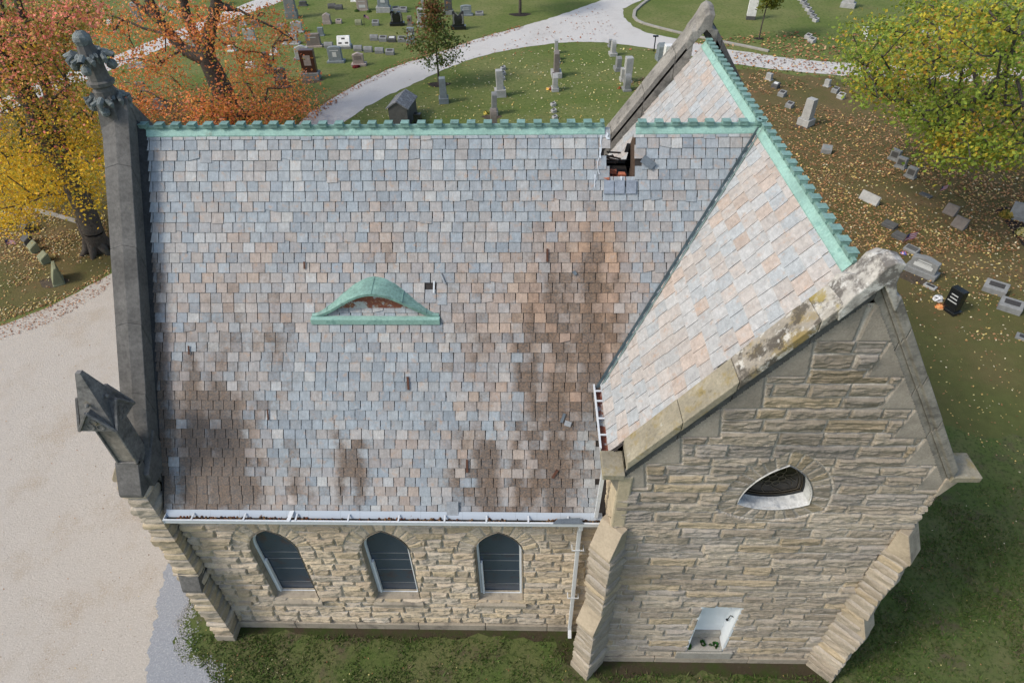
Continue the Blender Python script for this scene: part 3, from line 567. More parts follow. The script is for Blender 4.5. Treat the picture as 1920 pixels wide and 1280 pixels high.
# ------------------------------------------------------------------ slating
BLUE = np.array([(.295, .325, .343), (.318, .343, .356), (.272, .30, .322), (.332, .353, .36), (.30, .315, .325)])
PINK = np.array([(.35, .335, .322), (.362, .348, .335), (.345, .35, .348), (.335, .322, .312)])
RUST = np.array([(.40, .265, .175), (.37, .25, .175), (.41, .295, .21), (.34, .24, .175)])
PALE = np.array([(.42, .425, .415), (.39, .40, .40)])
def blobs(x, s, L): return sum(a*np.exp(-((x-cx)/wx)**2-((s-cs)/ws)**2) for cx, cs, wx, ws, a in L)
def nave_dirt_and_band(x, s):
    """streaks of brown lichen and soot that run down the slope, and a dark band along the parapet"""
    st = .5*(fbm(x*2.4, s*1.2, 31, 3)-.5)+.8*(fbm(x*5.5, s*.9, 36, 2)-.5); cl = fbm(x*1.1, s*5, 32, 4)-.5
    d = blobs(x, s, [(1.9, .82, 1.3, .12, .62), (2.0, .94, 1.5, .07, .6), (4.3, .88, .42, .11, .85), (8.3, .92, 1.5, .10, .72), (9.3, .58, .85, .26, .55), (10.15, .40, .35, .28, .45), (9.6, .80, .5, .2, .3), (.9, .82, .4, .2, .3), (2.6, .75, .5, .2, .3), (9.0, .36, .3, .14, .28), (6.9, .72, .35, .2, .25), (.9, .7, .5, .15, .25), (8.15, .66, .35, .26, .45), (10.1, .48, .35, .20, .42), (9.9, .30, .35, .12, .25), (7.5, .88, .5, .10, .55), (5.25, .28, .28, .07, .28), (8.9, .78, .9, .12, .38), (1.0, .95, .6, .05, .4), (1.8, .56, 1.3, .18, .24), (3.0, .48, .9, .2, .14), (7.3, .52, .7, .2, .28), (5.3, .40, .5, .08, .2)])
    c = blobs(x, s, [(5.0, .62, 1.3, .10, 1), (3.15, .76, .42, .2, .8), (6.3, .68, .42, .12, .8), (6.35, .88, .3, .12, .8), (9.85, .9, .25, .18, 1.2), (5.3, .745, 3.4, .022, .8), (5, .04, 9, .12, .8)])
    d = d*(1-.75*np.minimum(1, c))*(1+3.4*st)+.40*cl*np.clip(d*2+.2, 0, 1)+.16*np.clip(s-.3, 0, 1)*(1-np.minimum(1, c))
    m = np.where(s > .22, np.clip(1.2*(1-(x+.5*st)/.6), 0, 1.2)*np.clip((s-.18)*4, 0, 1), 0); return np.maximum(d, m)  # dark band beside the west parapet, fading away from it
def nave_tone(x, s, r):
    n = fbm(np.array([x*1.3]), np.array([s*5.]), 5)[0]-.5
    rust = .10+.34*np.clip((s-.14)*4, 0, 1)+blobs(x, s, [(5.25, .25, .45, .10, .4), (9.6, .28, .9, .14, .5), (10.1, .40, .45, .25, .4), (8.6, .50, .55, .2, .3), (7.3, .46, .8, .12, .25), (2.6, .42, 1.6, .2, .2), (9.6, .6, .9, .2, .35), (6.9, .74, .5, .1, .3)])
    clean = blobs(x, s, [(5.0, .62, 1.4, .10, 1), (3.15, .76, .5, .2, .8), (6.3, .68, .5, .12, .8), (6.35, .88, .4, .12, .8), (9.85, .9, .3, .18, 1.2), (5.3, .745, 3.6, .025, 1), (5, .04, 9, .12, .7)])
    rust = rust*(1-.8*min(1, clean))+.5*n
    v = r.random(); c = BLUE[r.integers(len(BLUE))]*V3(.97, 1.0, 1.03) if v < .6+.25*min(1, clean) else PINK[r.integers(4)] if v < .92 else PALE[r.integers(2)]
    k = np.clip((rust-.30)*1.3+.55*(r.random()-.5), 0, .95); c = c*(1-k)+RUST[r.integers(4)]*k
    return np.append(c*r.uniform(.88, 1.06), -.6*r.random() if r.random() < .26 else r.normal()*.10)
def tran_tone(x, s, r):
    v = r.random()+.35*(fbm(np.array([x*.8]), np.array([s*4.]), 25)[0]-.5)
    c = np.array((.40, .40, .39)) if v < .40 else np.array((.405, .375, .345)) if v < .68 else np.array((.365, .385, .39)) if v < .88 else np.array((.415, .35, .30))
    return np.append(c*r.uniform(.92, 1.08), .12*r.random())
def slates(name, O, ua, dn, n, length, run, expo, wid, tone, keep, seed, label=None, gaps=(), dirt=None):
    """O = ridge start, ua along the ridge, dn down the slope, n outward; slates overlap like the real thing"""
    r = np.random.default_rng(seed); O, ua, dn, n = V3(*O), V3(*ua), V3(*dn), V3(*n); rows = int(round(run/expo)); vs = []; cs = []
    for k in range(rows):
        x = -r.uniform(0, wid) if k else -.3*wid
        while x < length:
            w_ = wid*r.uniform(.93, 1.07); g = r.uniform(.006, .011); a, b = max(x, 0)+g, min(x+w_, length)-g; x += w_
            if b-a < .05: continue
            m = (a+b)/2; d0, d1 = k*expo-.07, (k+1)*expo+r.uniform(-.003, .004)
            if k == 0: d0 = 0
            P = O+ua*m+dn*(k+.5)*expo
            if not keep(P, m, (k+.5)/rows): continue
            if any(g0 < m < g1 and k == gk for g0, g1, gk in gaps): continue
            slip = 0; rot = r.normal(0, .0025)
            if r.random() < .007: slip = r.uniform(.01, .05); rot = r.normal(0, .04)
            t0, t1 = .004, .024+r.uniform(0, .008); th = .016; c = tone(m, (k+.5)/rows, r)
            q = [(a, d0, t0), (b, d0, t0), (b, d1, t1), (a, d1, t1)]; q0 = q
            if r.random() < .03:                      # a chipped lower corner
                k_ = r.uniform(.02, .06); q[2 if r.random() < .5 else 3] = (b, d1-k_, t1) if r.random() < .5 else (a, d1-k_, t1); q = [(a, d0, t0), (b, d0, t0), (b, d1-(k_ if q[2][1] != d1 else 0), t1), (a, d1-(k_ if q[3][1] != d1 else 0), t1)]
            ang = rot; ca, sa = math.cos(ang), math.sin(ang); pts = []
            for (u_, d_, t_) in q:
                uu = m+(u_-m)*ca-(d_-d0)*sa; dd = d0+(u_-m)*sa+(d_-d0)*ca+slip; pts.append(O+ua*uu+dn*dd+n*t_)
            vs += pts+[p-n*th for p in pts]; dv = dirt(np.array([u_ for u_, d_, t_ in q0]), np.clip(np.array([d_ for u_, d_, t_ in q0])/run, 0, 1)) if dirt else np.zeros(4); cs += [np.append(c[:3], np.clip(c[3]+dv[i % 4], 0, 1)) for i in range(8)]
    nb = len(vs)//8; base = np.arange(nb)[:, None, None]*8
    F = np.array([(0, 3, 2, 1), (0, 1, 5, 4), (1, 2, 6, 5), (2, 3, 7, 6), (3, 0, 4, 7)])
    if np.dot(np.cross(ua, dn), n) > 0: F = F[:, ::-1]
    return cm(name, vs, (base+F[None]).reshape(-1, 4), m_slate, False, np.array(cs), label=label)

def unit(v): v = V3(*v); return v/np.linalg.norm(v)
NX0, NX1 = 10.06, 10.72           # gap torn in the ridge
nlen = 13.3
dnN = unit((0, -1, -SL)); nN = unit((0, -SL, 1)); runN = math.hypot(W+OV, HR-HE)
above = lambda P: P[2] > tran_z(P[0])-.22 or P[0] < XR-WE
hole_s = .127
def keepN(P, m, s):
    if NX0-.02 < m < NX1 and s < hole_s: return False
    return above(P)
nave_roof = slates("nave_roof", (.02, W, HR), (1, 0, 0), dnN, nN, nlen, runN, runN/39, .256, nave_tone, keepN, 3, gaps=[(6.20, 6.42, 15)], dirt=nave_dirt_and_band)
slates("nave_roof", (.02, W, HR), (1, 0, 0), unit((0, 1, -SL)), unit((0, SL, 1)), nlen, runN, runN/24, .36, lambda x, s, r: np.append(PINK[r.integers(4)]*r.uniform(.8, 1), .2), lambda P, m, s: above(P) and not (NX0-.05 < m < NX1+.05 and s < .16), 4, label="rear slope of the slate roof")
dnW = unit((-1, 0, -ST)); nW = unit((-ST, 0, 1)); runW = math.hypot(WE, HR-HT); aboveT = lambda P: P[2] > nave_z(P[1])-.22 or P[1] < -OV or P[1] > 2*W+OV
tlen = YB+T_-1.0
slates("transept_roof", (XR, -T_+.5, HR), (0, 1, 0), dnW, nW, tlen, runW, runW/18, .37, tran_tone, lambda P, m, s: aboveT(P), 6)
slates("transept_roof", (XR, -T_+.5, HR), (0, 1, 0), unit((1, 0, -ST)), unit((ST, 0, 1)), tlen, runW, runW/18, .37, tran_tone, lambda P, m, s: True, 7, label="far slope of the cross roof")
# boarding under the slates
zc = HR-hole_s*(HR-HE); yc = W-(HR-zc)/SL; e = -.012
mb = MB(); d = V3(*(nN*-.014))
for x0, x1, ya, yb in ((0, NX0, -OV, W), (NX1, nlen, -OV, W), (NX0, NX1, -OV, yc)):
    mb.add([(x0, ya, nave_z(ya)-.014), (x1, ya, nave_z(ya)-.014), (x1, yb, nave_z(yb)-.014), (x0, yb, nave_z(yb)-.014)], [(0, 1, 2, 3)])
yd = W+.9
for x0, x1, ya, yb in ((0, NX0, W, 2*W+OV), (NX1, nlen, W, 2*W+OV), (NX0, NX1, yd, 2*W+OV)):
    mb.add([(x0, ya, nave_z(ya)-.014), (x1, ya, nave_z(ya)-.014), (x1, yb, nave_z(yb)-.014), (x0, yb, nave_z(yb)-.014)], [(0, 1, 2, 3)])
for xa, xb in ((XR-WE, XR), (XR, XR+WE)):
    mb.add([(xa, -T_+.44, tran_z(xa)-.014), (xb, -T_+.44, tran_z(xb)-.014), (xb, YB-.44, tran_z(xb)-.014), (xa, YB-.44, tran_z(xa)-.014)], [(0, 1, 2, 3)])
cb(mb, "roof_deck", m_under)

# the torn corner: brick stub, splintered boards, loose slate
mb = MB()
r = np.random.default_rng(9)
for lvl in range(3):
    for i in range(4):
        for j in range(3):
            if lvl == 2 and r.random() < .6: continue
            cx = NX0+.06+i*.17+(lvl % 2)*.05; cy = yc+.05+j*.15; cz = zc-.27+lvl*.11+r.uniform(0, .02)
            if cx > NX1-.12: continue
            M = Matrix.Translation((cx, cy, cz)) @ Matrix.Rotation(r.normal(0, .18), 4, 'Z') @ Matrix.Rotation(r.normal(0, .1), 4, 'X'); mb.box(-.07, .075, -.055, .055, 0, .09, M=M)
cb(mb, "brick_stub", m_brick, bevel=.008)
mb = MB(); mb.box(NX0-.02, NX1+.02, yc+.05, W+1.2, zc-1.3, zc-.42); cb(mb, "unlit_void_box", m_under)  # near-black box stands in for the unlit space under the roof
mb = MB()
for i in range(9):
    a = V3(NX0+r.uniform(0, .12), yc+.45+r.uniform(-.1, .5), zc+r.uniform(-.1, .35)); M = Matrix.Translation(a) @ Matrix.Rotation(r.uniform(-.3, .3), 4, 'Z') @ Matrix.Rotation(r.uniform(-.3, .3), 4, 'Y'); mb.box(0, r.uniform(.15, .4), 0, .05, 0, .02, M=M)
mb.box(NX1-.03, NX1+.0, yc, W, zc-.4, zc-.05); mb.extr([(NX1-.02, yc+.02, zc-.1), (NX1-.02, W, HR-.1), (NX1-.02, W+.3, HR-.5), (NX1-.02, yc+.1, zc-.6)], (.03, 0, 0))
cb(mb, "splintered_board", m_wood)
def on_nave(x, s, off): return V3(x, W-(W+OV)*s, HR-(HR-HE)*s)+nN*off
def loose(x, s, w_, l, rot, off, tilt, mat, name="loose_slate", th=.012, lab=None):
    c = on_nave(x, s, off); a = V3(1, 0, 0)*math.cos(rot)+dnN*math.sin(rot); b = np.cross(nN, a); b2 = b*math.cos(tilt)+nN*math.sin(tilt); nn = np.cross(a, b2)
    P = [c+a*i*w_/2+b2*j*l/2 for i, j in ((-1, -1), (1, -1), (1, 1), (-1, 1))]; mb = MB(); mb.extr(P, nn*th); return cb(mb, name, mat, parent=nave_roof, label=lab)
m_sl = M_("loose_slate_face", (.12, .145, .17), rough=.6, var=[(9, .2), (40, .15)]); m_sl2 = M_("pale_slate_face", (.30, .32, .34), rough=.6, var=[(9, .2), (40, .15)])
m_rb = M_("rusty_slate_strip", (.10, .045, .03), var=(15, .3))
loose(10.99, .087, .30, .17, .62, .07, .18, m_sl, lab="dark slate lying loose beside the hole in the ridge")
for x, s, w_, l, rot, m in ((9.22, .735, .06, .22, 1.9, m_sl), (7.06, .865, .05, .3, 1.57, m_rb), (9.05, .885, .06, .22, 2.1, m_rb), (5.75, .645, .05, .3, 1.52, m_rb), (8.85, .315, .045, .28, 1.57, m_rb), (9.45, .36, .07, .10, .9, m_sl),
                            (6.36, .395, .035, .26, 1.62, m_white), (6.56, .375, .04, .24, 1.15, m_sl2), (.82, .56, .03, .2, 1.57, m_rb), (3.5, .34, .035, .16, 1.57, m_rb), (2.55, .73, .03, .25, 1.52, m_rb), (9.33, .75, .12, .15, .3, m_sl2)):
    loose(x, s, l, w_, rot, .042, 0, m)
loose(6.72, .985, .27, .42, 0, .055, .08, m_sl2, lab="slate slipped down over the gutter")
# replacement slates below the gap and streaks of old sealant
mb = MB()
for i, x in enumerate((NX0+.1, NX0+.33, NX0+.58)):
    P = [on_nave(x+dx, s, .04) for dx, s in ((-.10, .130), (.11, .130), (.11, .163), (-.10, .163))]; mb.extr(P, nN*.012)
cb(mb, "patch_slate", M_("bluish_patch_slate", (.24, .275, .325), rough=.5, var=[(6, .25), (30, .15)]), parent=nave_roof)
m_seal = plain("white_sealant", (.58, .62, .66))
for x0, s0, s1, w_ in ((NX0-.10, .02, .075, .025), (NX0-.13, .05, .115, .025), (NX0+.36, .12, .148, .035), (NX0+.03, .014, .03, .06), (NX0-.2, .115, .15, .02)):
    mb = MB(); L_ = [on_nave(x0+random.uniform(-.02, .02), s, .036) for s in np.linspace(s0, s1, 7)]; R_ = [p+V3(w_*random.uniform(.3, 1.5), 0, 0) for p in L_]
    for i in range(6): mb.add([L_[i], R_[i], R_[i+1], L_[i+1]], [(0, 3, 2, 1)])
    cb(mb, "sealant_smear", m_seal, parent=nave_roof)

# valley metal between the two roofs
def valley(sgn_, y0, y1):
    mb = MB(); pts = []
    for y in np.linspace(y0, y1, 24):
        z = nave_z(y); x = XR-(HR-z)/ST; pts.append(V3(x, y, z))
    L_ = [p+V3(-.09, 0, 0)+nN*.035*1+V3(0, 0, .03) for p in pts]; M2 = [p+V3(-.0, 0, .035) for p in pts]; R_ = [p+V3(.085, 0, .085*ST+.06) for p in pts]
    for i in range(len(pts)-1): mb.add([L_[i], M2[i], M2[i+1], L_[i+1], R_[i], R_[i+1]], [(0, 1, 2, 3), (1, 4, 5, 2)])
    cb(mb, "valley_flashing", m_lead)
    mb = MB()
    for i in range(len(pts)-1): mb.add([R_[i], R_[i]+V3(.03, 0, .05), R_[i+1]+V3(.03, 0, .05), R_[i+1]], [(0, 1, 2, 3)])
    cb(mb, "valley_edge", plain("pale_green_copper_edge", (.30, .42, .38)))
yv0 = W-(HR-HT)/SL
valley(1, yv0-.06, W-.03)

# copper ridge with crenellated cresting
def ridge(P0, P1, slope, wl, name="ridge_cresting", phase=.0, pitch=.355):
    P0, P1 = V3(*P0), V3(*P1); L = np.linalg.norm(P1-P0); t = (P1-P0)/L; s = np.cross(t, V3(0, 0, 1))
    mb = MB(); k = math.hypot(1, slope)
    n = max(2, int(L/1.2)); 
    for i in range(n):                    # lapped lengths of sheet
        a, b = i*L/n, (i+1)*L/n+.02; j = .003*(i % 2)
        for sg in (-1, 1):
            e0 = V3(0, 0, .055+j); e1 = s*sg*(wl/k)+V3(0, 0, .055+j-wl*slope/k); e2 = e1-V3(0, 0, .03)
            q = [P0+t*a+e0, P0+t*b+e0, P0+t*b+e1, P0+t*a+e1, P0+t*b+e2, P0+t*a+e2]; mb.add(q, [(0, 1, 2, 3), (3, 2, 4, 5)])
    ro = cb(mb, name, m_copper)
    mb = MB(); mb.extr([P0-s*.035+V3(0, 0, .02), P0+s*.035+V3(0, 0, .02), P0+s*.03+V3(0, 0, .085), P0-s*.03+V3(0, 0, .085)], t*L)
    d = phase
    while d < L-.05:
        w_ = min(.175, L-d); a = P0+t*d; ln = random.uniform(-.006, .006)
        mb.extr([a-s*.075+V3(0, 0, .06), a+s*.075+V3(0, 0, .06), a+s*(.07+ln)+V3(0, 0, .14), a-s*(.07-ln)+V3(0, 0, .14)], t*w_)
        mb.extr([a-s*.09+V3(0, 0, .135), a+s*.09+V3(0, 0, .135), a+s*.09+V3(0, 0, .15), a-s*.09+V3(0, 0, .15)], t*(w_)); d += pitch
    cb(mb, "merlon_strip", m_copperdk, parent=ro); return ro
ridge((.02, W, HR), (NX0-.02, W, HR), SL, .185, phase=.0)
ridge((NX1, W, HR), (XR-.05, W, HR), SL, .185, phase=.04)
ridge((XR, -T_+.52, HR), (XR, YB-.5, HR), ST, .215, phase=.1, pitch=.335)

# eyebrow dormer
DX, DW, DH, DYF = 5.05, 1.415, .66, 2.43; DZ = nave_z(DYF)
bell = lambda t: DH*(.5+.5*math.cos(math.pi*min(1, abs(t))))**.85
N_ = 40; ts = np.linspace(-1, 1, N_+1); mb = MB(); A = []; B = []; 
for t in ts:
    x = DX+t*DW; z = DZ+bell(t)*.93+.05; A.append((x, DYF-.03, z)); zb = DZ+bell(t)*1.0+.05; y2 = W-(HR-zb)/SL; B.append((x, y2+.03, zb+.03))
mid = [((a[0]+b[0])/2, (a[1]+b[1])/2, (a[2]+b[2])/2+.015) for a, b in zip(A, B)]
for i in range(N_): mb.add([A[i], A[i+1], mid[i+1], mid[i], B[i], B[i+1]], [(0, 1, 2, 3), (3, 2, 5, 4)])
low = [(a[0]*.0+DX+(a[0]-DX)*.985, a[1], a[2]-.06) for a in A]; inn = [(p[0], DYF+.10, p[2]) for p in low]
for i in range(N_): mb.add([A[i], A[i+1], low[i+1], low[i], inn[i], inn[i+1]], [(0, 3, 2, 1), (3, 4, 5, 2)])
for k in (5, 20, 29, 36): mb.tube([V3(*A[k])+V3(0, 0, .004), V3(*mid[k])+V3(0, 0, .004), V3(*B[k])+V3(0, 0, .004)], .009, 4)
dm = cb(mb, "eyebrow_dormer", M_("streaked_copper_hood", (.20, .34, .29), rough=.55, var=[(3, .25), (20, .2)], stain=[(4, .52, .68, (.10, .15, .14), .65), (7, .58, .7, (.34, .52, .43), .6)], bump=(18, .25, .008)))
mb = MB(); mb.box(DX-DW-.02, DX+DW+.02, DYF-.13, DYF+.06, DZ-.12, DZ+.03); cb(mb, "sill", m_copper, bevel=.01, parent=dm)
f = [(DX+t*DW*.9, DYF+.10, DZ+.03) for t in (-.62, .62)]; top = [(DX+t*DW, DYF+.10, max(DZ+.03, DZ+bell(t)*.93-.02)) for t in np.linspace(.55, -.55, 19)]
mb = MB(); mb.extr([(DX-.6*DW, DYF+.10, DZ+.0), (DX+.6*DW, DYF+.10, DZ+.0)]+top, (0, .03, 0)); cb(mb, "rusted_panel", m_rust, parent=dm)
mb = MB(); mb.extr([(DX-.93*DW, DYF+.13, DZ+.0), (DX+.93*DW, DYF+.13, DZ+.0)]+[(DX+t*DW, DYF+.13, DZ+bell(t)*.93) for t in np.linspace(.93, -.93, 25)], (0, .03, 0)); cb(mb, "backing", m_copperdk, parent=dm)

# gutters
mb = MB(); gx0, gx1 = .10, 10.12
mb.box(gx0, gx1, -.43, -.415, HE-.08, HE+.035); mb.box(gx0, gx1, -.43, -.16, HE-.095, HE-.08); mb.box(gx0, gx1, -.445, -.405, HE+.02, HE+.045); mb.box(gx0-.012, gx0, -.445, -.16, HE-.095, HE+.04); mb.box(gx1, gx1+.012, -.445, -.16, HE-.095, HE+.04)
gut = cb(mb, "gutter", m_white)
mb = MB(); x = gx0
while x < gx1-.05:
    l = min(random.uniform(.4, .75), gx1-x); j = random.uniform(-.004, .004); mb.add([(x, -.305, HE-.035), (x+l-.002, -.305, HE-.035), (x+l-.002, -.19, HE+.10+j), (x, -.19, HE+.10+j)], [(0, 1, 2, 3)]); x += l
cb(mb, "drip_edge", M_("flaking_white_edge", (.44, .49, .54), rough=.5, stain=[(6, .66, .70, (.17, .06, .035), .9)]), parent=gut)
for x in (.75, 1.95, 3.15, 4.35, 5.5, 6.55, 7.5, 8.45, 9.35):
    q = MB(); q.box(x-.018, x+.018, -.43, -.25, HE+.045, HE+.06); cb(q, "hanger", m_white, parent=gut)
q = MB(); q.extr([(2.98, -.2, HE+.1), (3.08, -.2, HE+.1), (3.03, -.46, HE+.05), (2.95, -.46, HE+.05)], (0, 0, .012)); cb(q, "hanger", m_white, parent=gut, label="bent strap lying over the gutter edge")
q = MB()
for i in range(700):
    x = random.uniform(gx0, gx1); 
    if fbm(np.array([x*1.3]), np.array([0.]), 3)[0] < .46 and random.random() < .8: continue
    q.ball((x, random.uniform(-.40, -.29), HE-.05+random.uniform(0, .04)), random.uniform(.015, .035), n=5, m=3, col=random.choice([(.16, .06, .03), (.09, .05, .03), (.22, .13, .06), (.05, .035, .025)]))
q.box(gx0, gx1, -.41, -.18, HE-.078, HE-.055, col=(.03, .026, .02))
cb(q, "leaf_litter", m_litter, parent=gut, col=True)
q = MB(); q.extr([(9.0, -.45, HE+.045), (9.7, -.45, HE+.05), (9.62, -.3, HE+.06), (9.1, -.34, HE+.06)], (0, 0, .015)); cb(q, "fallen_slate", m_sl, parent=gut)
mb = MB(); xd = 9.66
mb.box(xd-.05, xd+.05, -.36, -.26, 5.72, HE-.09); mb.extr([(xd-.05, -.36, 5.75), (xd-.05, -.26, 5.75), (xd-.05, -.07, 5.45), (xd-.05, -.17, 5.45)], (.10, 0, 0)); mb.box(xd-.05, xd+.05, -.19, -.09, .25, 5.5); mb.extr([(xd-.05, -.19, .28), (xd-.05, -.09, .28), (xd-.05, -.3, .08), (xd-.05, -.38, .16)], (.10, 0, 0))
dn_ = cb(mb, "downspout", m_white, bevel=.012)
for z in (4.6, 2.2):
    q = MB(); q.box(xd-.13, xd+.13, -.205, -.19, z-.02, z+.02); q.box(xd-.15, xd-.13, -.205, .02, z-.02, z+.02); q.box(xd+.13, xd+.15, -.205, .02, z-.02, z+.02); cb(q, "bracket", m_white, parent=dn_)
# transept gutter, rusted lip, and its short sloping spout
mb = MB(); ex = XR-WE; ya, yb = -.25, yv0+.02
mb.box(ex-.17, ex-.155, ya, yb, HT-.12, HT-.0); mb.box(ex-.17, ex+.0, ya, yb, HT-.135, HT-.12); mb.box(ex-.185, ex-.145, ya, yb, HT-.01, HT+.015); mb.box(ex-.185, ex+.02, yb, yb+.02, HT-.13, HT+.02)
g2 = cb(mb, "gutter", m_white, label="short white gutter under the cross roof")
q = MB(); q.box(ex-.02, ex+.005, ya, yb-.1, HT-.12, HT-.02); q.box(ex-.15, ex-.02, ya+.0, yb, HT-.115, HT-.10); cb(q, "rusty_lip", m_rust, parent=g2)
for y in (1.35, 1.05, .55, .1):
    q = MB(); q.box(ex-.17, ex, y-.02, y+.02, HT+.0, HT+.02); cb(q, "hanger", m_white, parent=g2)
mb = MB(); mb.tube([(ex-.08, -.22, HT-.13), (ex-.06, -.28, 7.7), (ex-.09, -.27, HE+.06)], .055, 4); cb(mb, "downspout", m_white, label="short white spout from the cross roof to the lower gutter")

# gable copings of the transept
def gable_coping(yf, yb_, front, mats, XG=XG, GA=GA, GSL=GSL, GSR=GSR):
    dz = GA-13.48
    for sx in (-1, 1):
        S = GSL if sx < 0 else GSR; KX = 3.27 if sx < 0 else 2.95; out = lambda d: GA-S*d
        ds = [KX]
        while ds[-1] > .35: ds.append(max(.3, ds[-1]-random.uniform(.62, .95)))
        mat = mats[0] if sx < 0 else mats[1]
        for a, b in zip(ds[:-1], ds[1:]):
            j = random.uniform(-.012, .012); g = .005; a2, b2 = a-g, b+g; mb = MB()
            za, zb = out(a2)+j, out(b2)+j; X = lambda d: XG+sx*d
            v = [(X(a2), yf, za-.23), (X(b2), yf, zb-.23), (X(b2), yf, zb), (X(a2), yf, za)]
            w_ = [(X(a2), yb_, za-.8), (X(b2), yb_, zb-.8), (X(b2), yb_, zb-.03), (X(a2), yb_, za-.03)]
            mb.add(v+w_, [(0, 1, 2, 3), (7, 6, 5, 4), (3, 2, 6, 7), (1, 0, 4, 5), (0, 3, 7, 4), (2, 1, 5, 6)])
            s = cb(mb, "coping_stone", mat if mat is not m_coping else (m_copyel if a > 2.4 else m_coping if a > 1.2 else m_copwhite), bevel=.014)
            mb = MB(); dy = .055 if front else -.055        # stepped moulding below the coping
            if b < .31: b2 = 0; zb = out(0)
            mb.extr([(X(a2), yf+dy, za-.232), (X(b2), yf+dy, zb-.232), (X(b2), yf+dy, zb-.38), (X(a2), yf+dy, za-.38)], (0, yb_-yf-dy, 0))
            mb.extr([(X(a2), yf+dy*1.9, za-.38), (X(b2), yf+dy*1.9, zb-.38), (X(b2), yf+dy*1.9, zb-.62), (X(a2), yf+dy*1.9, za-.62)], (0, (yb_-yf)*.4, 0))
            cb(mb, "moulding", m_copingdk if sx > 0 else m_dark, parent=s, bevel=.012)  # left moulding takes darker stone to stand for shade under the coping
        zk = 8.66; mb = MB(); x0, x1 = sorted((XG+sx*KX, 9.88 if sx < 0 else 17.08))
        mb.box(x0, x1, min(yf, yb_), max(yf, yb_), zk-.15, zk); kn = cb(mb, "kneeler", m_copyel, bevel=.015)
        mb = MB(); e = XW if sx < 0 else XE
        mb.extr([(e-sx*.05, yf+.07, zk-.155), (e+sx*.26, yf+.07, zk-.155), (e+sx*.22, yf+.07, zk-.24), (e+sx*.02, yf+.07, zk-.72), (e-sx*.05, yf+.07, zk-.72)], (0, (yb_-yf)*.75, 0)); cb(mb, "corbel", m_ashlar, parent=kn, bevel=.02)
    # saddle stone sweeping up to a beak
    mb = MB(); y0, y1 = yf-.01*np.sign(yb_-yf), yb_+.01*np.sign(yb_-yf); zl = GA-GSL*.62; zr = GA-GSR*.33
    prof = [(-.46, zl-.12), (0, GA-.30), (.33, zr-.28), (.33, zr+.0), (.24, 13.02+dz), (.155, 13.22+dz), (.14, 13.40+dz), (.17, 13.56+dz), (.02, 13.60+dz), (-.10, 13.52+dz), (-.17, 13.36+dz), (-.27, 13.17+dz), (-.40, 12.99+dz), (-.52, zl+.06)]
    n = len(prof); a = [(XG+p[0], y0, p[1]) for p in prof]; b = [(XG+p[0], y1, p[1]-(.0 if p[1] < 13.1+dz else .16)) for p in prof]
    c = [(XG+p[0], (y0+y1)/2, p[1]) for p in prof]
    mb.add(a+c+b, [tuple(range(n)), tuple(range(2*n, 3*n))[::-1]]+[(r*n+i, (r+1)*n+i, (r+1)*n+(i+1) % n, r*n+(i+1) % n) for r in range(2) for i in range(n)])
    cb(mb, "saddle_stone", m_saddle if front else m_copingdk, bevel=.022)
m_saddle = M_("whitened_saddle_stone", (.42, .40, .36), var=[(1.6, .2), (16, .2)], stain=[(2.6, .48, .58, (.10, .09, .08), .85), (4, .55, .63, (.62, .61, .57), .8)], bump=(30, .5, .015))
gable_coping(-T_-.13, -T_+.48, True, (m_coping, m_copingdk))
gable_coping(YB+.22, YB-.50, False, (m_copingdk, m_dark), XR-.05, 13.86, 1.42, 1.42)

# ------------------------------------------------------------------ cemetery
def die_profile(top, w, h):
    if top == 'arch': return [(-w/2, 0), (w/2, 0), (w/2, h*.86)]+[(w/2*math.cos(t), h*.86+h*.14*math.sin(t)) for t in np.linspace(0, math.pi, 9)[1:-1]]+[(-w/2, h*.86)]
    if top == 'round': return [(-w/2, 0), (w/2, 0), (w/2, h*.6)]+[(w/2*math.cos(t), h*.6+h*.4*math.sin(t)) for t in np.linspace(0, math.pi, 11)[1:-1]]+[(-w/2, h*.6)]
    if top == 'serp': return [(-w/2, 0), (w/2, 0), (w/2, h*.84)]+[(w/2*(1-2*t), h*(.84+.16*math.sin(math.pi*t)**2)) for t in np.linspace(0, 1, 11)[1:-1]]+[(-w/2, h*.84)]
    if top == 'gable': return [(-w/2, 0), (w/2, 0), (w/2, h*.72), (0, h), (-w/2, h*.72)]
    if top == 'wing': return [(-w/2, 0), (w/2, 0), (w*.46, h*.55), (w*.5, h*.95), (w*.36, h), (w*.26, h*.86), (0, h*.66), (-w*.26, h*.86), (-w*.36, h), (-w*.5, h*.95), (-w*.46, h*.55)]
    if top == 'swing': return [(-w/2, 0), (w/2, 0), (w*.5, h*.6), (w*.38, h*.82), (w*.16, h*.86), (-.06*w, h*.72), (-w*.18, h*.95), (-w*.34, h), (-w*.5, h*.85), (-w*.42, h*.5)]
    return [(-w/2, 0), (w/2, 0), (w/2, h), (-w/2, h)]
m_soil = M_("worn_soil_ring", (.075, .058, .04), var=[(3, .4), (12, .3)], bump=(14, .5, .03))
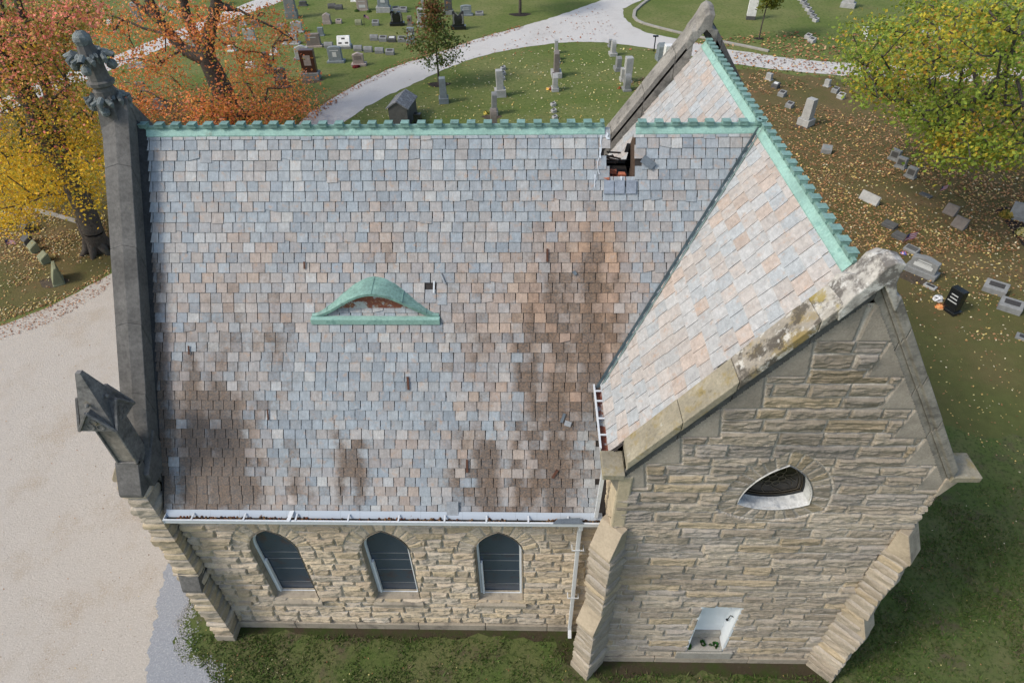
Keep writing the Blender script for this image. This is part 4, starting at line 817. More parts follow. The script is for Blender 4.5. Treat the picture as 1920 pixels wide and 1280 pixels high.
def gravestone(kind, px, py, w, h, d, rot, mat, label, top='flat', bw=1.28, bh=.2, panel=None, group=None, base=None, taper=1., name=None, px_len=False, lines=0):
    """sizes are photo pixels at the stone's own distance, turned into metres here"""
    p = ground(px, py); k = depth(p)/FPX; v = (p-CP)/np.linalg.norm(p-CP); cv = math.sqrt(1-v[2]**2)
    w, d, h = w*k, d*k, h*k/cv; R = math.radians(rot); mt = G[mat] if isinstance(mat, str) else mat
    loc = p+V3(-math.sin(R), math.cos(R), 0)*d*.5
    nm = name or {'up': 'gravestone', 'bevel': 'grave_marker', 'slant': 'slant_gravestone', 'flat': 'flat_grave_marker'}[kind]
    o = empty(nm, tuple(loc), R+random.gauss(0, .035), label=label, cat={'up': 'gravestone', 'bevel': 'grave marker', 'slant': 'gravestone', 'flat': 'grave marker'}[kind], group=group)
    o.rotation_euler[0] = random.gauss(0, .018); o.rotation_euler[1] = random.gauss(0, .018)
    if kind == 'up':
        b = max(bh*h, .06); e = (bw-1)*w/2; D = d+2*min(e, d*.45)
        q = MB(); q.box(-w/2-e, w/2+e, -D/2, D/2, -.05, b); q.build("base", G[base] if base else mt, o, bevel=.02)
        P = die_profile(top, w, h-b); n = len(P); q = MB()
        T = lambda x, z: 1-(1-taper)*max(0, z)/(h-b)
        a = [(x*T(x, z), -d/2*T(x, z), z+b-.005) for x, z in P]; c = [(x*T(x, z), d/2*T(x, z), z+b-.005) for x, z in P]
        q.add(a+c, [tuple(range(n)), tuple(range(n, 2*n))[::-1]]+[(i, n+i, n+(i+1) % n, (i+1) % n) for i in range(n)])
        q.build("die", mt, o, bevel=.018)
        if panel:
            q = MB(); pw, ph, zc, pm = panel; yy = -d/2-.006; q.box(-w*pw/2, w*pw/2, yy, yy+.03, b+(h-b)*(zc-ph/2), b+(h-b)*(zc+ph/2)); q.build("panel", pm, o)
        if lines:
            q = MB(); yy = -d/2-.012
            for i in range(lines):
                ww = w*random.uniform(.25, .38); z = b+(h-b)*(.72-.16*i); q.box(-ww, ww, yy, yy+.03, z-.016*h/.8, z+.016*h/.8)
            q.build("inscription", m_plaquel if mt not in (G['light'], G['white']) else m_plaque, o)
    elif kind == 'bevel':
        q = MB(); zf, zb = h*.62, h; y0, y1 = -d/2, d/2
        P = [(y0, -.04), (y1, -.04), (y1, zb*.92), (y1*.8, zb), (y0*.85, zf), (y0, zf*.92)]
        if top == 'round': P = [(y0, -.04), (y1, -.04), (y1, zb*.7), (y1*.5, zb*.96), (0, zb), (y0*.5, zb*.86), (y0, zf*.8)]
        q.extr([(-w/2, y, z) for y, z in P], (w, 0, 0)); q.build("block", mt, o, bevel=.025)
        s = (zb-zf)/(y1*.8-y0*.85) if top != 'round' else .35
        if panel is None: panel = (.66, .55, 0, m_plaque if mat not in ('dark', 'black') else m_plaquel)
        pw, ph, _, pm = panel; f = lambda y: zf+s*(y-y0*.85)+.012 if top != 'round' else zb*.98
        q = MB(); a, c = -d*ph*.42, d*ph*.36; q.add([(-w*pw/2, a, f(a)), (w*pw/2, a, f(a)), (w*pw/2, c, f(c)), (-w*pw/2, c, f(c))], [(0, 1, 2, 3)])
        if top != 'round': q.build("plaque", pm, o)
    elif kind == 'slant':
        q = MB(); b = bh*h; e = (bw-1)*w/2
        if bh: q.box(-w/2-e, w/2+e, -d/2-e, d/2+e, -.04, b); q.build("base", G[base] if base else mt, o, bevel=.02)
        q = MB(); q.extr([(-w/2, -d/2, b-.02), (-w/2, d/2, b-.02), (-w/2, d/2, h), (-w/2, d*.22, h), (-w/2, -d/2, b+.12*h)], (w, 0, 0)); q.build("die", mt, o, bevel=.02)
        if panel:
            A = V3(0, -d/2, b+.12*h); B = V3(0, d*.22, h); t = (B-A); nn = np.cross(V3(1, 0, 0), t); nn /= np.linalg.norm(nn)
            for (u0, u1, t0, t1) in panel[0]:
                q = MB(); q.add([A+t*tt+V3(u*w, 0, 0)+nn*.008 for u, tt in ((u0, t0), (u1, t0), (u1, t1), (u0, t1))], [(0, 1, 2, 3)]); q.build("plaque", panel[1], o)
    else:
        q = MB(); q.box(-w/2, w/2, -d/2, d/2, -.03, max(.05, h)); q.build("slab", mt, o, bevel=.02)
        q = MB(); q.box(-w*.33, w*.33, -d*.3, d*.3, max(.05, h), max(.05, h)+.006); q.build("plaque", m_plaque, o)
    return o
g_ = gravestone; PL = m_plaque; PW = m_plaquel
g_('up', 583, 150, 26, 50, 13, 0, 'brown', "tall polished brown monument with a pale carved square on a grey base", bh=.24, base='grey', panel=(.5, .45, .55, G['tan']))
g_('up', 529, 166, 22, 34, 10, 3, 'dark', "dark blue grey stone at the tip of the orange maple's branches", top='arch', bh=.16, panel=(.62, .4, .5, G['grey']))
g_('up', 567, 112, 25, 23, 8, 2, 'light', "pale round shouldered stone standing behind the polished brown monument", top='serp', bh=.1, bw=1.3, base='grey')
g_('up', 630, 118, 25, 27, 9, 0, 'blue', "blue grey stone with a curved top and small white cross panel", top='arch', bh=.12, bw=1.3, panel=(.3, .35, .45, PW), lines=1)
o = g_('up', 673, 124, 20, 22, 8, 0, 'tan', "tan stone with a dark red wreath laid on its base", top='serp', bh=.18, bw=1.4, panel=(.7, .35, .55, G['rough']))
g_('slant', 645, 92, 24, 19, 14, 2, 'white', "bright white slanted stone with two dark plaques on a grey base", bw=1.15, bh=.22, base='grey', panel=([(-.38, -.12, .12, .32), (.14, .40, .12, .32), (-.14, .14, .62, .8)], PL))
RW = "low markers in the two rows left of the lane"
for x, y, lab, tp in ((671, 97, "round topped low marker first to the right of the white slanted stone", 'round'), (690, 99, "round topped low marker second to the right of the white slanted stone", 'round'), (711, 101, "round topped low marker third to the right of the white slanted stone", 'round'), (731, 104, "square low marker with a dark recessed face ending the row of round topped ones", ''), (616, 91, "single round topped low marker just left of the white slanted stone", 'round')):
    g_('bevel', x, y, 16, 9.5, 9, 0, 'grey', lab, top=tp, group=RW)
g_('up', 589, 89, 26, 22, 9, 2, 'rough', "wide brown grey stone with a flat top and pale base beside the white slanted stone", bh=.12, bw=1.2, base='tan', lines=1)
g_('up', 546, 84, 25, 18, 9, 2, 'light', "pale oval topped stone half under the orange maple's outer leaves", top='serp', bh=.12, bw=1.3)
g_('up', 602, 68, 10, 14, 6, 2, 'blue', "narrow little blue grey stone standing alone on the lawn", bh=.12)
g_('up', 557, 62, 20, 19, 9, 2, 'light', "pale oval topped stone behind the single narrow little one", top='serp', bh=.12, bw=1.25)
g_('bevel', 528, 54, 16, 8, 8, 0, 'rough', "weathered low marker beside the pale oval topped stone under a thin branch", top='round')
g_('up', 613, 46, 14, 18, 9, 2, 'tan', "little tan stone shaped like a house with a gabled roof", top='gable', bh=.3, bw=1.1)
g_('bevel', 635, 45, 11, 7, 7, 0, 'tan', "low tan marker beside the little gabled stone")
g_('bevel', 672, 48, 12, 9, 8, 0, 'moss', "greenish low marker with the white flag behind it", top='round')
g_('bevel', 704, 49, 13, 9, 8, 0, 'grey', "square low marker standing between the white flag and the black heart stone")
def heart(px, py, w, h, top, lab):
    o = g_('up', px, py, w, h, 8, 2, 'black', lab, top=top, bh=.2, bw=1.25)
    p = ground(px, py); k = depth(p)/FPX; W_, H_ = w*k, h*k; q = MB(); cx = .1*W_ if top == 'swing' else 0
    hp = [(cx+.2*W_*1.2*math.sin(t)**3, .58*H_+.018*W_*(13*math.cos(t)-5*math.cos(2*t)-2*math.cos(3*t)-math.cos(4*t))) for t in np.linspace(0, 2*math.pi, 25)[:-1]]
    q.extr([(a, -4*k-.05, b) for a, b in hp[::-1]], (0, .08, 0)); q.build("heart", m_black, o, bevel=.02)
    q = MB()
    for s in (-1, 1):
        for r0 in (.34, .41): q = MB(); q.tube([(s*r0*W_, -4*k-.008, .3*H_), (s*(r0+.03)*W_, -4*k-.008, .6*H_), (s*(r0-.02)*W_, -4*k-.008, .85*H_)], .014, 4); q.build("wing_carving", m_plaquel, o)
    return o
heart(745, 49, 22, 26, 'swing', "black polished heart stone with a single angel wing on a dark base")
heart(860, 56, 22, 31, 'wing', "black polished heart stone with two raised wings near the lane")
g_('up', 769, 49, 8, 16, 6, 2, 'rough', "slim grey post stone right of the one winged black heart", bh=.12, panel=(.5, .3, .6, PL))
g_('up', 793, 51, 17, 30, 9, 2, 'light', "pale tall stone on a pale block standing behind the little red green tree", bh=.26, bw=1.25, lines=2)
g_('up', 821, 51, 10, 16, 7, 2, 'light', "small pale stone half hidden by the right side of the little red green tree", bh=.15)
g_('up', 874, 30, 20, 17, 7, 2, 'blue', "low blue grey stone with a curved top behind the two winged black heart", top='arch', bh=.14, bw=1.3, lines=2)
g_('bevel', 899, 30, 15, 6.5, 8, 0, 'grey', "low marker with a pale face right of the curved blue grey stone")
g_('up', 841, 28, 14, 29, 9, 2, 'dark', "tall dark monument with a peaked cap on a grey block by the lane", bh=.24, bw=1.25, base='grey', taper=.94)
g_('up', 796, 20, 11, 18, 7, 2, 'light', "pinkish pale upright stone behind the little red green tree's tip", bh=.12, panel=(.5, .3, .45, G['tan']))
g_('bevel', 742, 23, 13, 8.5, 8, 0, 'grey', "low marker touching the big grey obelisk base")
g_('bevel', 756, 24, 14, 8.5, 8, 0, 'grey', "low marker second to the right of the big grey obelisk")
g_('up', 719, 24, 21, 52, 14, 2, 'blue', "big grey tapering obelisk on a pale block at the top edge", bh=.17, bw=1.25, base='light', taper=.72, name='obelisk_monument', panel=(.4, .22, .28, PW))
g_('up', 680, 21, 20, 21, 9, 2, 'tan', "wide pinkish stone with pale plaques and shrubs at its feet", bh=.1, bw=1.05, panel=(.6, .25, .3, PW), lines=1)
g_('bevel', 622, 17, 14, 8, 8, 0, 'dark', "left one of a dark low pair in the tree's shade at the top", group="dark low pair in the shade", top='round')
g_('bevel', 635, 19, 14, 8, 8, 0, 'dark', "right one of a dark low pair in the tree's shade at the top", group="dark low pair in the shade", top='round')
g_('up', 547, 36, 19, 62, 18, 8, 'grey', "rough grey column monument with red leaves around its block", bh=.19, bw=1.12, taper=.86, name='column_monument')
for i, (x, y, tp) in enumerate(((701, 77, 'round'), (718, 79, ''), (735, 80, ''), (753, 80, ''))):
    g_('bevel', x, y, 15, 9.5, 8.5, 0, 'grey' if i != 2 else 'dark', ["round backed low marker starting the row that leads to the carved upright", "second low marker of the row that leads to the carved upright", "darkest low marker of the row that leads to the carved upright", "low marker touching the carved upright's base"][i], top=tp, group=RW)
g_('up', 771, 82, 13, 26, 8, 0, 'blue', "carved blue grey upright with a pale relief ending a row of low markers", bh=.2, bw=1.45, base='grey', panel=(.6, .35, .45, PW))
g_('up', 663, 4, 9, 9, 6, 0, 'white', "tiny white stone cut by the top edge")
g_('up', 568, 12, 13, 8, 7, 0, 'dark', "small dark stone right of the rough column monument", top='arch')
HID = "stones seen through the orange maple"
for x, y, w_, h_, m, tp, lab in ((425, 70, 14, 16, 'light', 'arch', "pale arched stone just right of the big maple trunk"), (441, 69, 10, 16, 'tan', 'serp', "pinkish narrow stone second from the big maple trunk"), (469, 76, 20, 19, 'light', 'flat', "broad pale stone veiled by the maple's right hand leaves"),
        (434, 97, 13, 9, 'white', 'flat', "small bright white block below the pale arched stone"), (514, 104, 14, 10, 'white', 'gable', "small white stone tilted beside a faded flag"), (505, 139, 14, 36, 'dark', 'flat', "dark tall monument veiled by the lowest orange leaves"),
        (470, 128, 16, 10, 'white', 'flat', "white low stone under the maple's hanging twigs"), (358, 88, 18, 12, 'light', 'arch', "pale stone directly left of the big maple trunk"), (437, 203, 14, 9, 'light', 'round', "pale little stone at the foot of the big maple"),
        (255, 128, 26, 9, 'light', 'flat', "long pale stone behind the carved cross finial"), (300, 205, 20, 18, 'grey', 'flat', "grey stone low behind the maple's orange fringe"), (262, 166, 18, 10, 'rough', 'flat', "rough pale block right of the finial's neck"),
        (207, 52, 8, 12, 'white', 'flat', "small bright white stone above the finial's head"), (107, 10, 8, 12, 'white', 'round', "white stone at the very top of the yellow and pink tree"), (150, 36, 14, 26, 'grey', 'gable', "dark grey stone seen between pink leaves above the finial"), (120, 62, 12, 9, 'light', 'flat', "pale block left of the finial's head"),
        (260, 42, 13, 28, 'grey', 'flat', "grey monument left of the maple's forked limb"), (252, 14, 14, 8, 'light', 'arch', "pale stone at the maple's left limb near the top"), (480, 52, 15, 12, 'rough', 'arch', "brownish stone among the maple's upper right twigs"), (456, 48, 12, 10, 'light', 'arch', "pale arched stone in the gap right of the maple's fork")):
    g_('up', x, y, w_, h_, 7, 4, m, lab, top=tp, bh=.14, bw=1.2, group=HID)
RT = "little markers in a slanting row by the top left lane"
for i in range(6): g_('bevel', 300+i*7, 14+i*4.2, 8, 5, 5, -30, 'light' if i % 2 else 'grey', ["tall pale marker farthest up the slanting row by the upper lane", "second marker down the slanting row by the upper lane", "third marker down the slanting row by the upper lane", "fourth marker down the slanting row by the upper lane", "fifth marker down the slanting row by the upper lane", "nearest marker of the slanting row by the upper lane"][i], group=RT)
# island behind the chapel: stones stand end on to the camera, faces to the left
o = g_('up', 750, 236, 36, 40, 62, -6, 'dark', "black house shaped tomb with a mottled peaked roof behind the ridge", top='gable', bh=.06, bw=1.04, name='house_tomb')
p = ground(750, 236); k = depth(p)/FPX; q = MB(); H_ = 40*k/.93; w2 = 18*k; dd = 31*k
for s in (-1, 1): q.extr([(s*(w2+.12), -dd-.08, H_*.70), (0, -dd-.08, H_*1.01), (0, -dd-.08, H_*1.06), (s*(w2+.14), -dd-.08, H_*.75)], (0, 2*dd+.16, 0))
q.build("roof_slab", M_("mottled_tomb_roof", (.16, .165, .17), var=[(5, .4), (20, .3)], stain=[(4, .52, .62, (.34, .35, .36), .7)], bump=(25, .4, .02)), o)
g_('up', 783, 234, 14, 18, 10, -10, 'black', "low black stone at the right side of the house shaped tomb", bh=.12)
E_ = -84
def end_on(x, y, th, h, wid, mat, lab, **k): return g_('up', x, y, wid, h, th, E_, mat, lab, **k)
end_on(826, 192, 13, 42, 16, 'blue', "tall tapering grey stone in front of the little red green tree", bh=.22, bw=1.3, taper=.85)
end_on(932, 180, 13, 44, 14, 'light', "tall pale capped stone on a wide block in the lawn island", bh=.28, bw=1.5, top='flat', taper=.95)
end_on(922, 214, 9, 38, 16, 'grey', "slim grey upright next to the tall pale capped stone", bh=.2, bw=1.3, top='arch')
end_on(920, 240, 12, 34, 16, 'rough', "brownish rough stone with yellow flowers beside it at the ridge", bh=.1, top='round')
LM = "low pale markers in the island behind the ridge"
for x, y, lab in ((939, 131, "farthest of three pale markers behind the tall capped stone"), (939, 141, "middle of three pale markers behind the tall capped stone"), (938, 151, "nearest of three pale markers behind the tall capped stone"), (1033, 199, "farthest of four pale markers just behind the copper ridge"), (1034, 211, "second of four pale markers just behind the copper ridge"), (1036, 223, "third of four pale markers just behind the copper ridge"), (1039, 236, "nearest of four pale markers touching the copper ridge line")):
    g_('bevel', x, y, 9.5, 6, 9, -70, 'light', lab, group=LM, panel=(.62, .6, 0, PL))
end_on(1040, 100, 6, 22, 9, 'light', "slim pale post nearest the lane in the middle row of the island", bh=.12)
end_on(1041, 112, 7, 16, 12, 'rough', "brown grey stone behind the tall brown one in the island's middle row", bh=.2, top='round')
end_on(1038, 143, 10, 40, 16, 'rough', "tall brown shaft on a pale block in the island's middle row", bh=.22, bw=1.7, base='light', taper=.9)
end_on(1043, 118, 6, 12, 10, 'light', "small pale stone squeezed behind the tall brown shaft", bh=.2)
end_on(1036, 170, 9, 30, 14, 'light', "pale worn stone with an orange flower pot at its foot", bh=.2, bw=1.3, top='gable')
end_on(1145, 104, 8, 26, 12, 'light', "pale round topped stone at the far end of the island's right row", bh=.2, bw=1.5, top='round')
end_on(1141, 88, 6, 12, 9, 'grey', "small grey stone behind the far round topped one by the lane", bh=.2)
end_on(1154, 132, 9, 24, 14, 'grey', "medium grey stone between the far round topped one and the tall pair", bh=.25, bw=1.4, top='serp')
end_on(1169, 154, 13, 42, 15, 'light', "tallest pale slab with a squared top in the island's right row", bh=.1, bw=1.2)
end_on(1163, 152, 10, 22, 12, 'light', "pale low stone hugging the left of the tallest pale slab", bh=.25, bw=1.2)
end_on(1169, 169, 11, 28, 16, 'grey', "mossy pale scroll topped stone nearest in the island's right row", bh=.12, top='round')
end_on(1231, 113, 12, 30, 16, 'blue', "grey peaked stone beside the thin lamp post", bh=.3, bw=1.15, top='gable')
end_on(1243, 118, 14, 30, 16, 'white', "white block stone half hidden by the rear gable coping", bh=.2, bw=1.1, top='flat')
# beyond the kerb
g_('up', 1407, 38, 16, 52, 10, -12, 'white', "tall white slab standing on a dark block beyond the kerb", bh=.12, bw=1.0, base='dark')
RK = "small markers running up beyond the kerb"
for i in range(7): g_('bevel', 1498+i*4.6, 2+i*6.6, 10, 7, 8, -62, 'grey' if i % 3 else 'light', ["farthest marker of the long row beyond the kerb", "second farthest marker of the long row beyond the kerb", "third farthest marker of the long row beyond the kerb", "middle marker of the long row beyond the kerb", "third nearest marker of the long row beyond the kerb", "second nearest marker of the long row beyond the kerb", "nearest marker of the long row beyond the kerb"][i], group=RK)
g_('bevel', 1511, 74, 11, 9, 9, -58, 'light', "farther of the pale pair beyond the pale lane", group="pale pair beyond the lane"); g_('bevel', 1518, 81, 12, 9, 10, -58, 'light', "nearer of the pale pair beyond the pale lane", group="pale pair beyond the lane")
g_('up', 1588, 15, 18, 26, 13, -30, 'light', "white monument on a broad block cut by the top edge", bh=.3, bw=1.4)
for x, y, lab in ((1622, 60, "farthest of three white markers near the yellow green branch tips"), (1624, 68, "middle of three white markers near the yellow green branch tips"), (1628, 75, "nearest of three white markers near the yellow green branch tips")): g_('bevel', x, y, 11, 7, 8, -20, 'white', lab, group="three white markers by the branch tips")
g_('up', 1648, 78, 13, 14, 8, -40, 'grey', "grey stone tucked behind the yellow green branch tips", bh=.1)
g_('up', 1745, 66, 26, 24, 10, -35, 'light', "pale wide stone glimpsed through the big tree's upper leaves", bh=.12)
# right lawn: rows run away to the upper left, faces look left
D_ = -52
g_('up', 1439, 151, 11, 12, 7, D_, 'light', "thin pale upright heading the first row of the leafy lawn", bh=.15)
for x, y, m, lab in ((1450, 166, 'dark', "largest dark faced marker below the thin pale upright"), (1462, 182, 'grey', "third marker of the first leafy row"), (1476, 203, 'grey', "fourth marker of the first leafy row left of the pale tower stone")): g_('bevel', x, y, 13, 10, 11, D_, m, lab, group="markers in the first leafy row")
g_('up', 1505, 236, 17, 46, 15, D_, 'light', "pale tower stone with a chamfered cap on a stepped block in the leaves", bh=.26, bw=1.4, taper=.9)
g_('up', 1548, 163, 10, 12, 7, D_, 'light', "thin pale upright heading the short second row in the leaves", bh=.15)
g_('bevel', 1562, 175, 12, 10, 9, D_, 'grey', "grey marker in the middle of the short second row", group="short second leafy row"); g_('bevel', 1573, 186, 13, 10, 10, D_, 'light', "pale framed marker ending the short second row", group="short second leafy row")
g_('bevel', 1548, 289, 18, 13, 13, -20, 'grey', "solitary grey block marker lying in the thickest leaves", panel=(.5, .5, 0, G['blue']))
g_('slant', 1625, 380, 38, 15, 9, -57, 'light', "long pale ridge backed slab lying alone on the leafy lawn", bh=0)
TR = "three small uprights in a leafy row"
for x, y, lab in ((1673, 301, "farthest of three small dark faced uprights"), (1685, 316, "middle of three small dark faced uprights"), (1703, 334, "nearest of three small dark faced uprights")): g_('up', x, y, 17, 19, 9, D_, 'grey', lab, bh=.18, bw=1.2, panel=(.7, .6, .5, G['dark']), group=TR)
g_('flat', 1732, 369, 22, 3, 11, -57, 'dark', "flat dark marker with the faded flag stuck beside it")
g_('slant', 1776, 403, 22, 16, 13, -57, 'rough', "left of two rough brownish slants lying back to back", bh=0); g_('slant', 1792, 428, 24, 17, 14, -57, 'rough', "right of two rough brownish slants lying back to back", bh=0)
for x, y, m, lab in ((1662, 428, 'dark', "dark sunken marker first above the big carved double stone"), (1681, 449, 'dark', "dark sunken marker with the drooping flag at its corner"), (1703, 474, 'grey', "grey slant marker touching the big carved double stone")): g_('bevel', x, y, 25, 9, 15, D_-4, m, lab, group="markers above the big double stone", panel=(.8, .75, 0, G['dark']))
g_('up', 1722, 515, 47, 31, 14, D_, 'grey', "big carved grey double stone on a long rounded base", top='serp', bh=.3, bw=1.2, lines=2, panel=(.7, .3, .35, PW))
g_('flat', 1740, 541, 22, 4, 12, D_, 'light', "small flat framed marker below the big carved double stone")
ob = g_('up', 1776, 584, 26, 42, 14, -66, 'black', "black polished upright with flowers propped at its left side", bh=.12, bw=1.25, lines=3)
g_('bevel', 1861, 552, 38, 17, 22, -38, 'grey', "upper of two dark plaqued grey blocks near the right edge", group="two plaqued blocks by the right edge"); g_('bevel', 1889, 586, 38, 17, 24, -38, 'grey', "lower of two dark plaqued grey blocks near the right edge", group="two plaqued blocks by the right edge")
g_('slant', 1911, 415, 40, 26, 18, -38, 'grey', "grey carved slant stone in the black mulch bed", bh=.12, bw=1.1)
g_('flat', 1919, 640, 30, 4, 18, -40, 'grey', "flat grey marker cut by the right edge")
g_('bevel', 1714, 214, 16, 14, 11, -30, 'grey', "grey block marker under the big tree's lowest branches"); g_('flat', 1730, 220, 14, 3, 9, -30, 'light', "flat pale marker next to the block under the big tree")
# left lawn
g_('slant', 100, 530, 34, 30, 17, -55, 'moss', "mossy grey wedge stone at the near end of the left row", bh=.06, bw=1.08)
LR = "mossy square markers in the left row"
for x, y, m, lab in ((45, 436, 'dark', "farthest darkest square marker under the yellow leaves"), (46, 460, 'dark', "second square marker below the yellow leaves"), (58, 474, 'moss', "third square marker greener than its neighbours"), (77, 494, 'moss', "nearest square marker with a yellow lichen top beside the wedge stone")): g_('bevel', x, y, 20, 17, 16, -40, m, lab, group=LR, panel=(.9, .9, 0, G['moss'] if m == 'moss' else G['dark']))

def flag(px, py, h, w, rot, lab, tilt=0., droop=.3):
    p = ground(px, py); k = depth(p)/FPX; h *= k; w *= k; o = empty("grave_flag", tuple(p), math.radians(rot), label=lab, cat="flag", group="small flags on sticks")
    q = MB(); q.tube([(0, 0, -.05), (tilt*h, 0, h)], .018, 5); q.build("stick", m_wood, o)
    vs = []; fs = []; cs = []; nx, nz = 8, 7; fh = w*.6
    for j in range(nz):
        for i in range(nx):
            for a, b in ((0, 0), (1, 0), (1, 1), (0, 1)):
                u, v_ = (i+a)/nx, (j+b)/nz; vs.append((tilt*h+u*w, .06*w*math.sin(u*5), h-v_*fh-droop*u*u*w))
            fs.append(tuple(range(len(vs)-4, len(vs)))); c = (.05, .06, .16) if i < 3 and j < 4 else (.42, .08, .09) if j % 2 == 0 else (.62, .55, .58); cs += [c]*4
    mesh("cloth", vs, fs, m_litter, o, False, cs); return o
flag(683, 50, 20, 9, 20, "small white flag on a stick beside the greenish low marker", .1, .5)
flag(1752, 372, 22, 16, 25, "faded pink flag leaning beside a flat dark marker", .3, -.2); flag(1692, 458, 20, 26, 25, "drooping striped flag beside the dark sunken marker", .1, -.1)
flag(14, 462, 14, 16, 10, "striped flag half under the yellow leaves on the left", .1, .1); flag(517, 105, 16, 6, 10, "faded flag near the small white tilted stone", .05, .5); flag(1036, 152, 16, 5, 30, "pale flag above the stone with the orange flower pot", .0, .4)
def flowers(px, py, r, cols, lab, n=70, flat=.7, name="grave_flowers"):
    p = ground(px, py); k = depth(p)/FPX; r *= k; vs = []; fs = []; cs = []
    for i in range(n):
        a = unit(np.random.default_rng(i*7+px).normal(size=3)); a[2] = abs(a[2]); c = a*r*V3(1, 1, flat)*random.uniform(.6, 1); t = unit(np.cross(a, V3(.3, .2, 1))); b = np.cross(a, t); s = r*random.uniform(.22, .36); kk = len(vs)
        vs += [c-t*s, c-b*s+a*s*.3, c+t*s, c+b*s+a*s*.3]; fs.append((kk, kk+1, kk+2, kk+3)); cs += [random.choice(cols)]*4
    o = mesh(name, vs, fs, m_litter, None, False, cs); o.location = tuple(p); return tag(o, lab, "shrub" if name == "shrub" else "flowers")
flowers(911, 213, 6, [(.75, .45, .05), (.7, .55, .12), (.08, .12, .03)], "yellow flowers at the brownish rough stone by the ridge"); flowers(1029, 168, 6, [(.8, .5, .1), (.7, .6, .4), (.35, .06, .04)], "orange and white flowers at the pale worn stone")
flowers(1161, 166, 4, [(.5, .06, .04), (.1, .14, .04)], "red flowers left of the scroll topped stone"); flowers(1762, 576, 9, [(.8, .38, .14), (.85, .5, .25), (.8, .3, .1)], "peach coloured flowers at the black polished upright")
flowers(1758, 562, 9, [(.72, .73, .75), (.8, .8, .8)], "white flower bunch above the peach flowers", flat=1.2); flowers(1790, 566, 10, [(.08, .2, .13), (.1, .26, .16)], "green wreath behind the black polished upright", flat=1.6)
flowers(668, 126, 8, [(.12, .02, .025), (.2, .03, .03)], "dark red wreath on the tan stone's base", flat=.4); flowers(1694, 476, 6, [(.1, .15, .5), (.6, .2, .3), (.7, .7, .8)], "blue and pink flowers by the gable's saddle stone")
flowers(669, 22, 5, [(.03, .07, .015), (.05, .09, .02)], "left shrub at the wide pinkish stone", name="shrub"); flowers(692, 23, 5, [(.03, .07, .015), (.05, .09, .02)], "right shrub at the wide pinkish stone", name="shrub")
flowers(1889, 405, 15, [(.25, .17, .03), (.3, .22, .05), (.1, .1, .02)], "rusty yellow mum in the black mulch bed", 140, name="shrub"); flowers(1918, 438, 15, [(.5, .42, .14), (.45, .4, .2), (.12, .13, .03)], "pale yellow mum in the black mulch bed", 140, name="shrub")
def ring_sheet(px, py, r, name, mat, sq=1., z=.011):
    p = ground(px, py); k = depth(p)/FPX; o = sheet(name, [(p[0]+r*k*math.cos(t)*(1+.2*math.sin(3*t)), p[1]+r*k*1.3*sq*math.sin(t)) for t in np.linspace(0, 2*math.pi, 20)[:-1]], z, mat); return o
ring_sheet(823, 159, 21, "mulch_ring", m_mulch, .5); ring_sheet(975, 28, 20, "mulch_ring", m_mulch, .45); ring_sheet(1423, 73, 9, "mulch_ring", m_mulch, .6)
sheet("mulch_bed", gp([(1862, 395), (1885, 388), (1915, 392), (1990, 420), (1990, 470), (1925, 470), (1902, 440), (1885, 415)]), .011, m_mulch, .1, .3)
for x, y, r in ((100, 530, 26), (1722, 520, 36), (583, 152, 22), (1505, 238, 16), (922, 220, 18)): ring_sheet(x, y, r, "worn_soil", m_soil, .5, .008)
# lamp post, kerb, green bin
p = ground(1226, 97); k = depth(p)/FPX; o = empty("solar_lamp", tuple(p), 0, label="thin dark post with a flat lamp head by the lane", cat="lamp post"); q = MB(); q.tube([(0, 0, 0), (0, 0, 26*k)], .05, 6); q.build("post", m_black, o); q = MB(); q.box(-5*k, 5*k, -2*k, 2*k, 26*k, 28.5*k); q.build("lamp_head", m_black, o, bevel=.02)
kerb_px = [(1225, -6), (1203, 10), (1190, 22), (1188, 33), (1194, 40), (1207, 46), (1240, 55), (1277, 64), (1353, 80), (1400, 89), (1441, 98)]
q = MB(); kp = [ground(*c) for c in kerb_px]
for a, b in zip(kp[:-1], kp[1:]):
    t = (b-a)/np.linalg.norm(b-a); s = V3(-t[1], t[0], 0)*.16; q.extr([a-s, b-s, b+s, a+s], (0, 0, .16))
tag(q.build("concrete_kerb", m_conc, bevel=.02), "curved concrete edging round the lawn beyond the lane", "kerb")
kp = [ground(*c) for c in ((40, 388), (95, 402), (130, 412), (160, 421))]; q = MB()
for a, b in zip(kp[:-1], kp[1:]):
    t = (b-a)/np.linalg.norm(b-a); s = V3(-t[1], t[0], 0)*.14; q.extr([a-s, b-s, b+s, a+s], (0, 0, .10))
tag(q.build("stone_edging", m_conc, bevel=.02), "thin stone edging half sunk in leaves by the yellow maple", "edging")
p = ground(407, 10); k = depth(p)/FPX; o = empty("green_bin", tuple(p), 0, label="bright green bin glimpsed past the big maple's fork", cat="bin"); q = MB(); q.lathe([(9*k, 0), (10*k, 24*k)], 0, 0, 10); q.build("body", plain("green_plastic", (.03, .42, .08)), o); q = MB(); q.lathe([(10.5*k, 24*k), (10*k, 26*k), (3*k, 29*k)], 0, 0, 10); q.build("lid", plain("green_plastic_lid", (.03, .34, .07)), o)

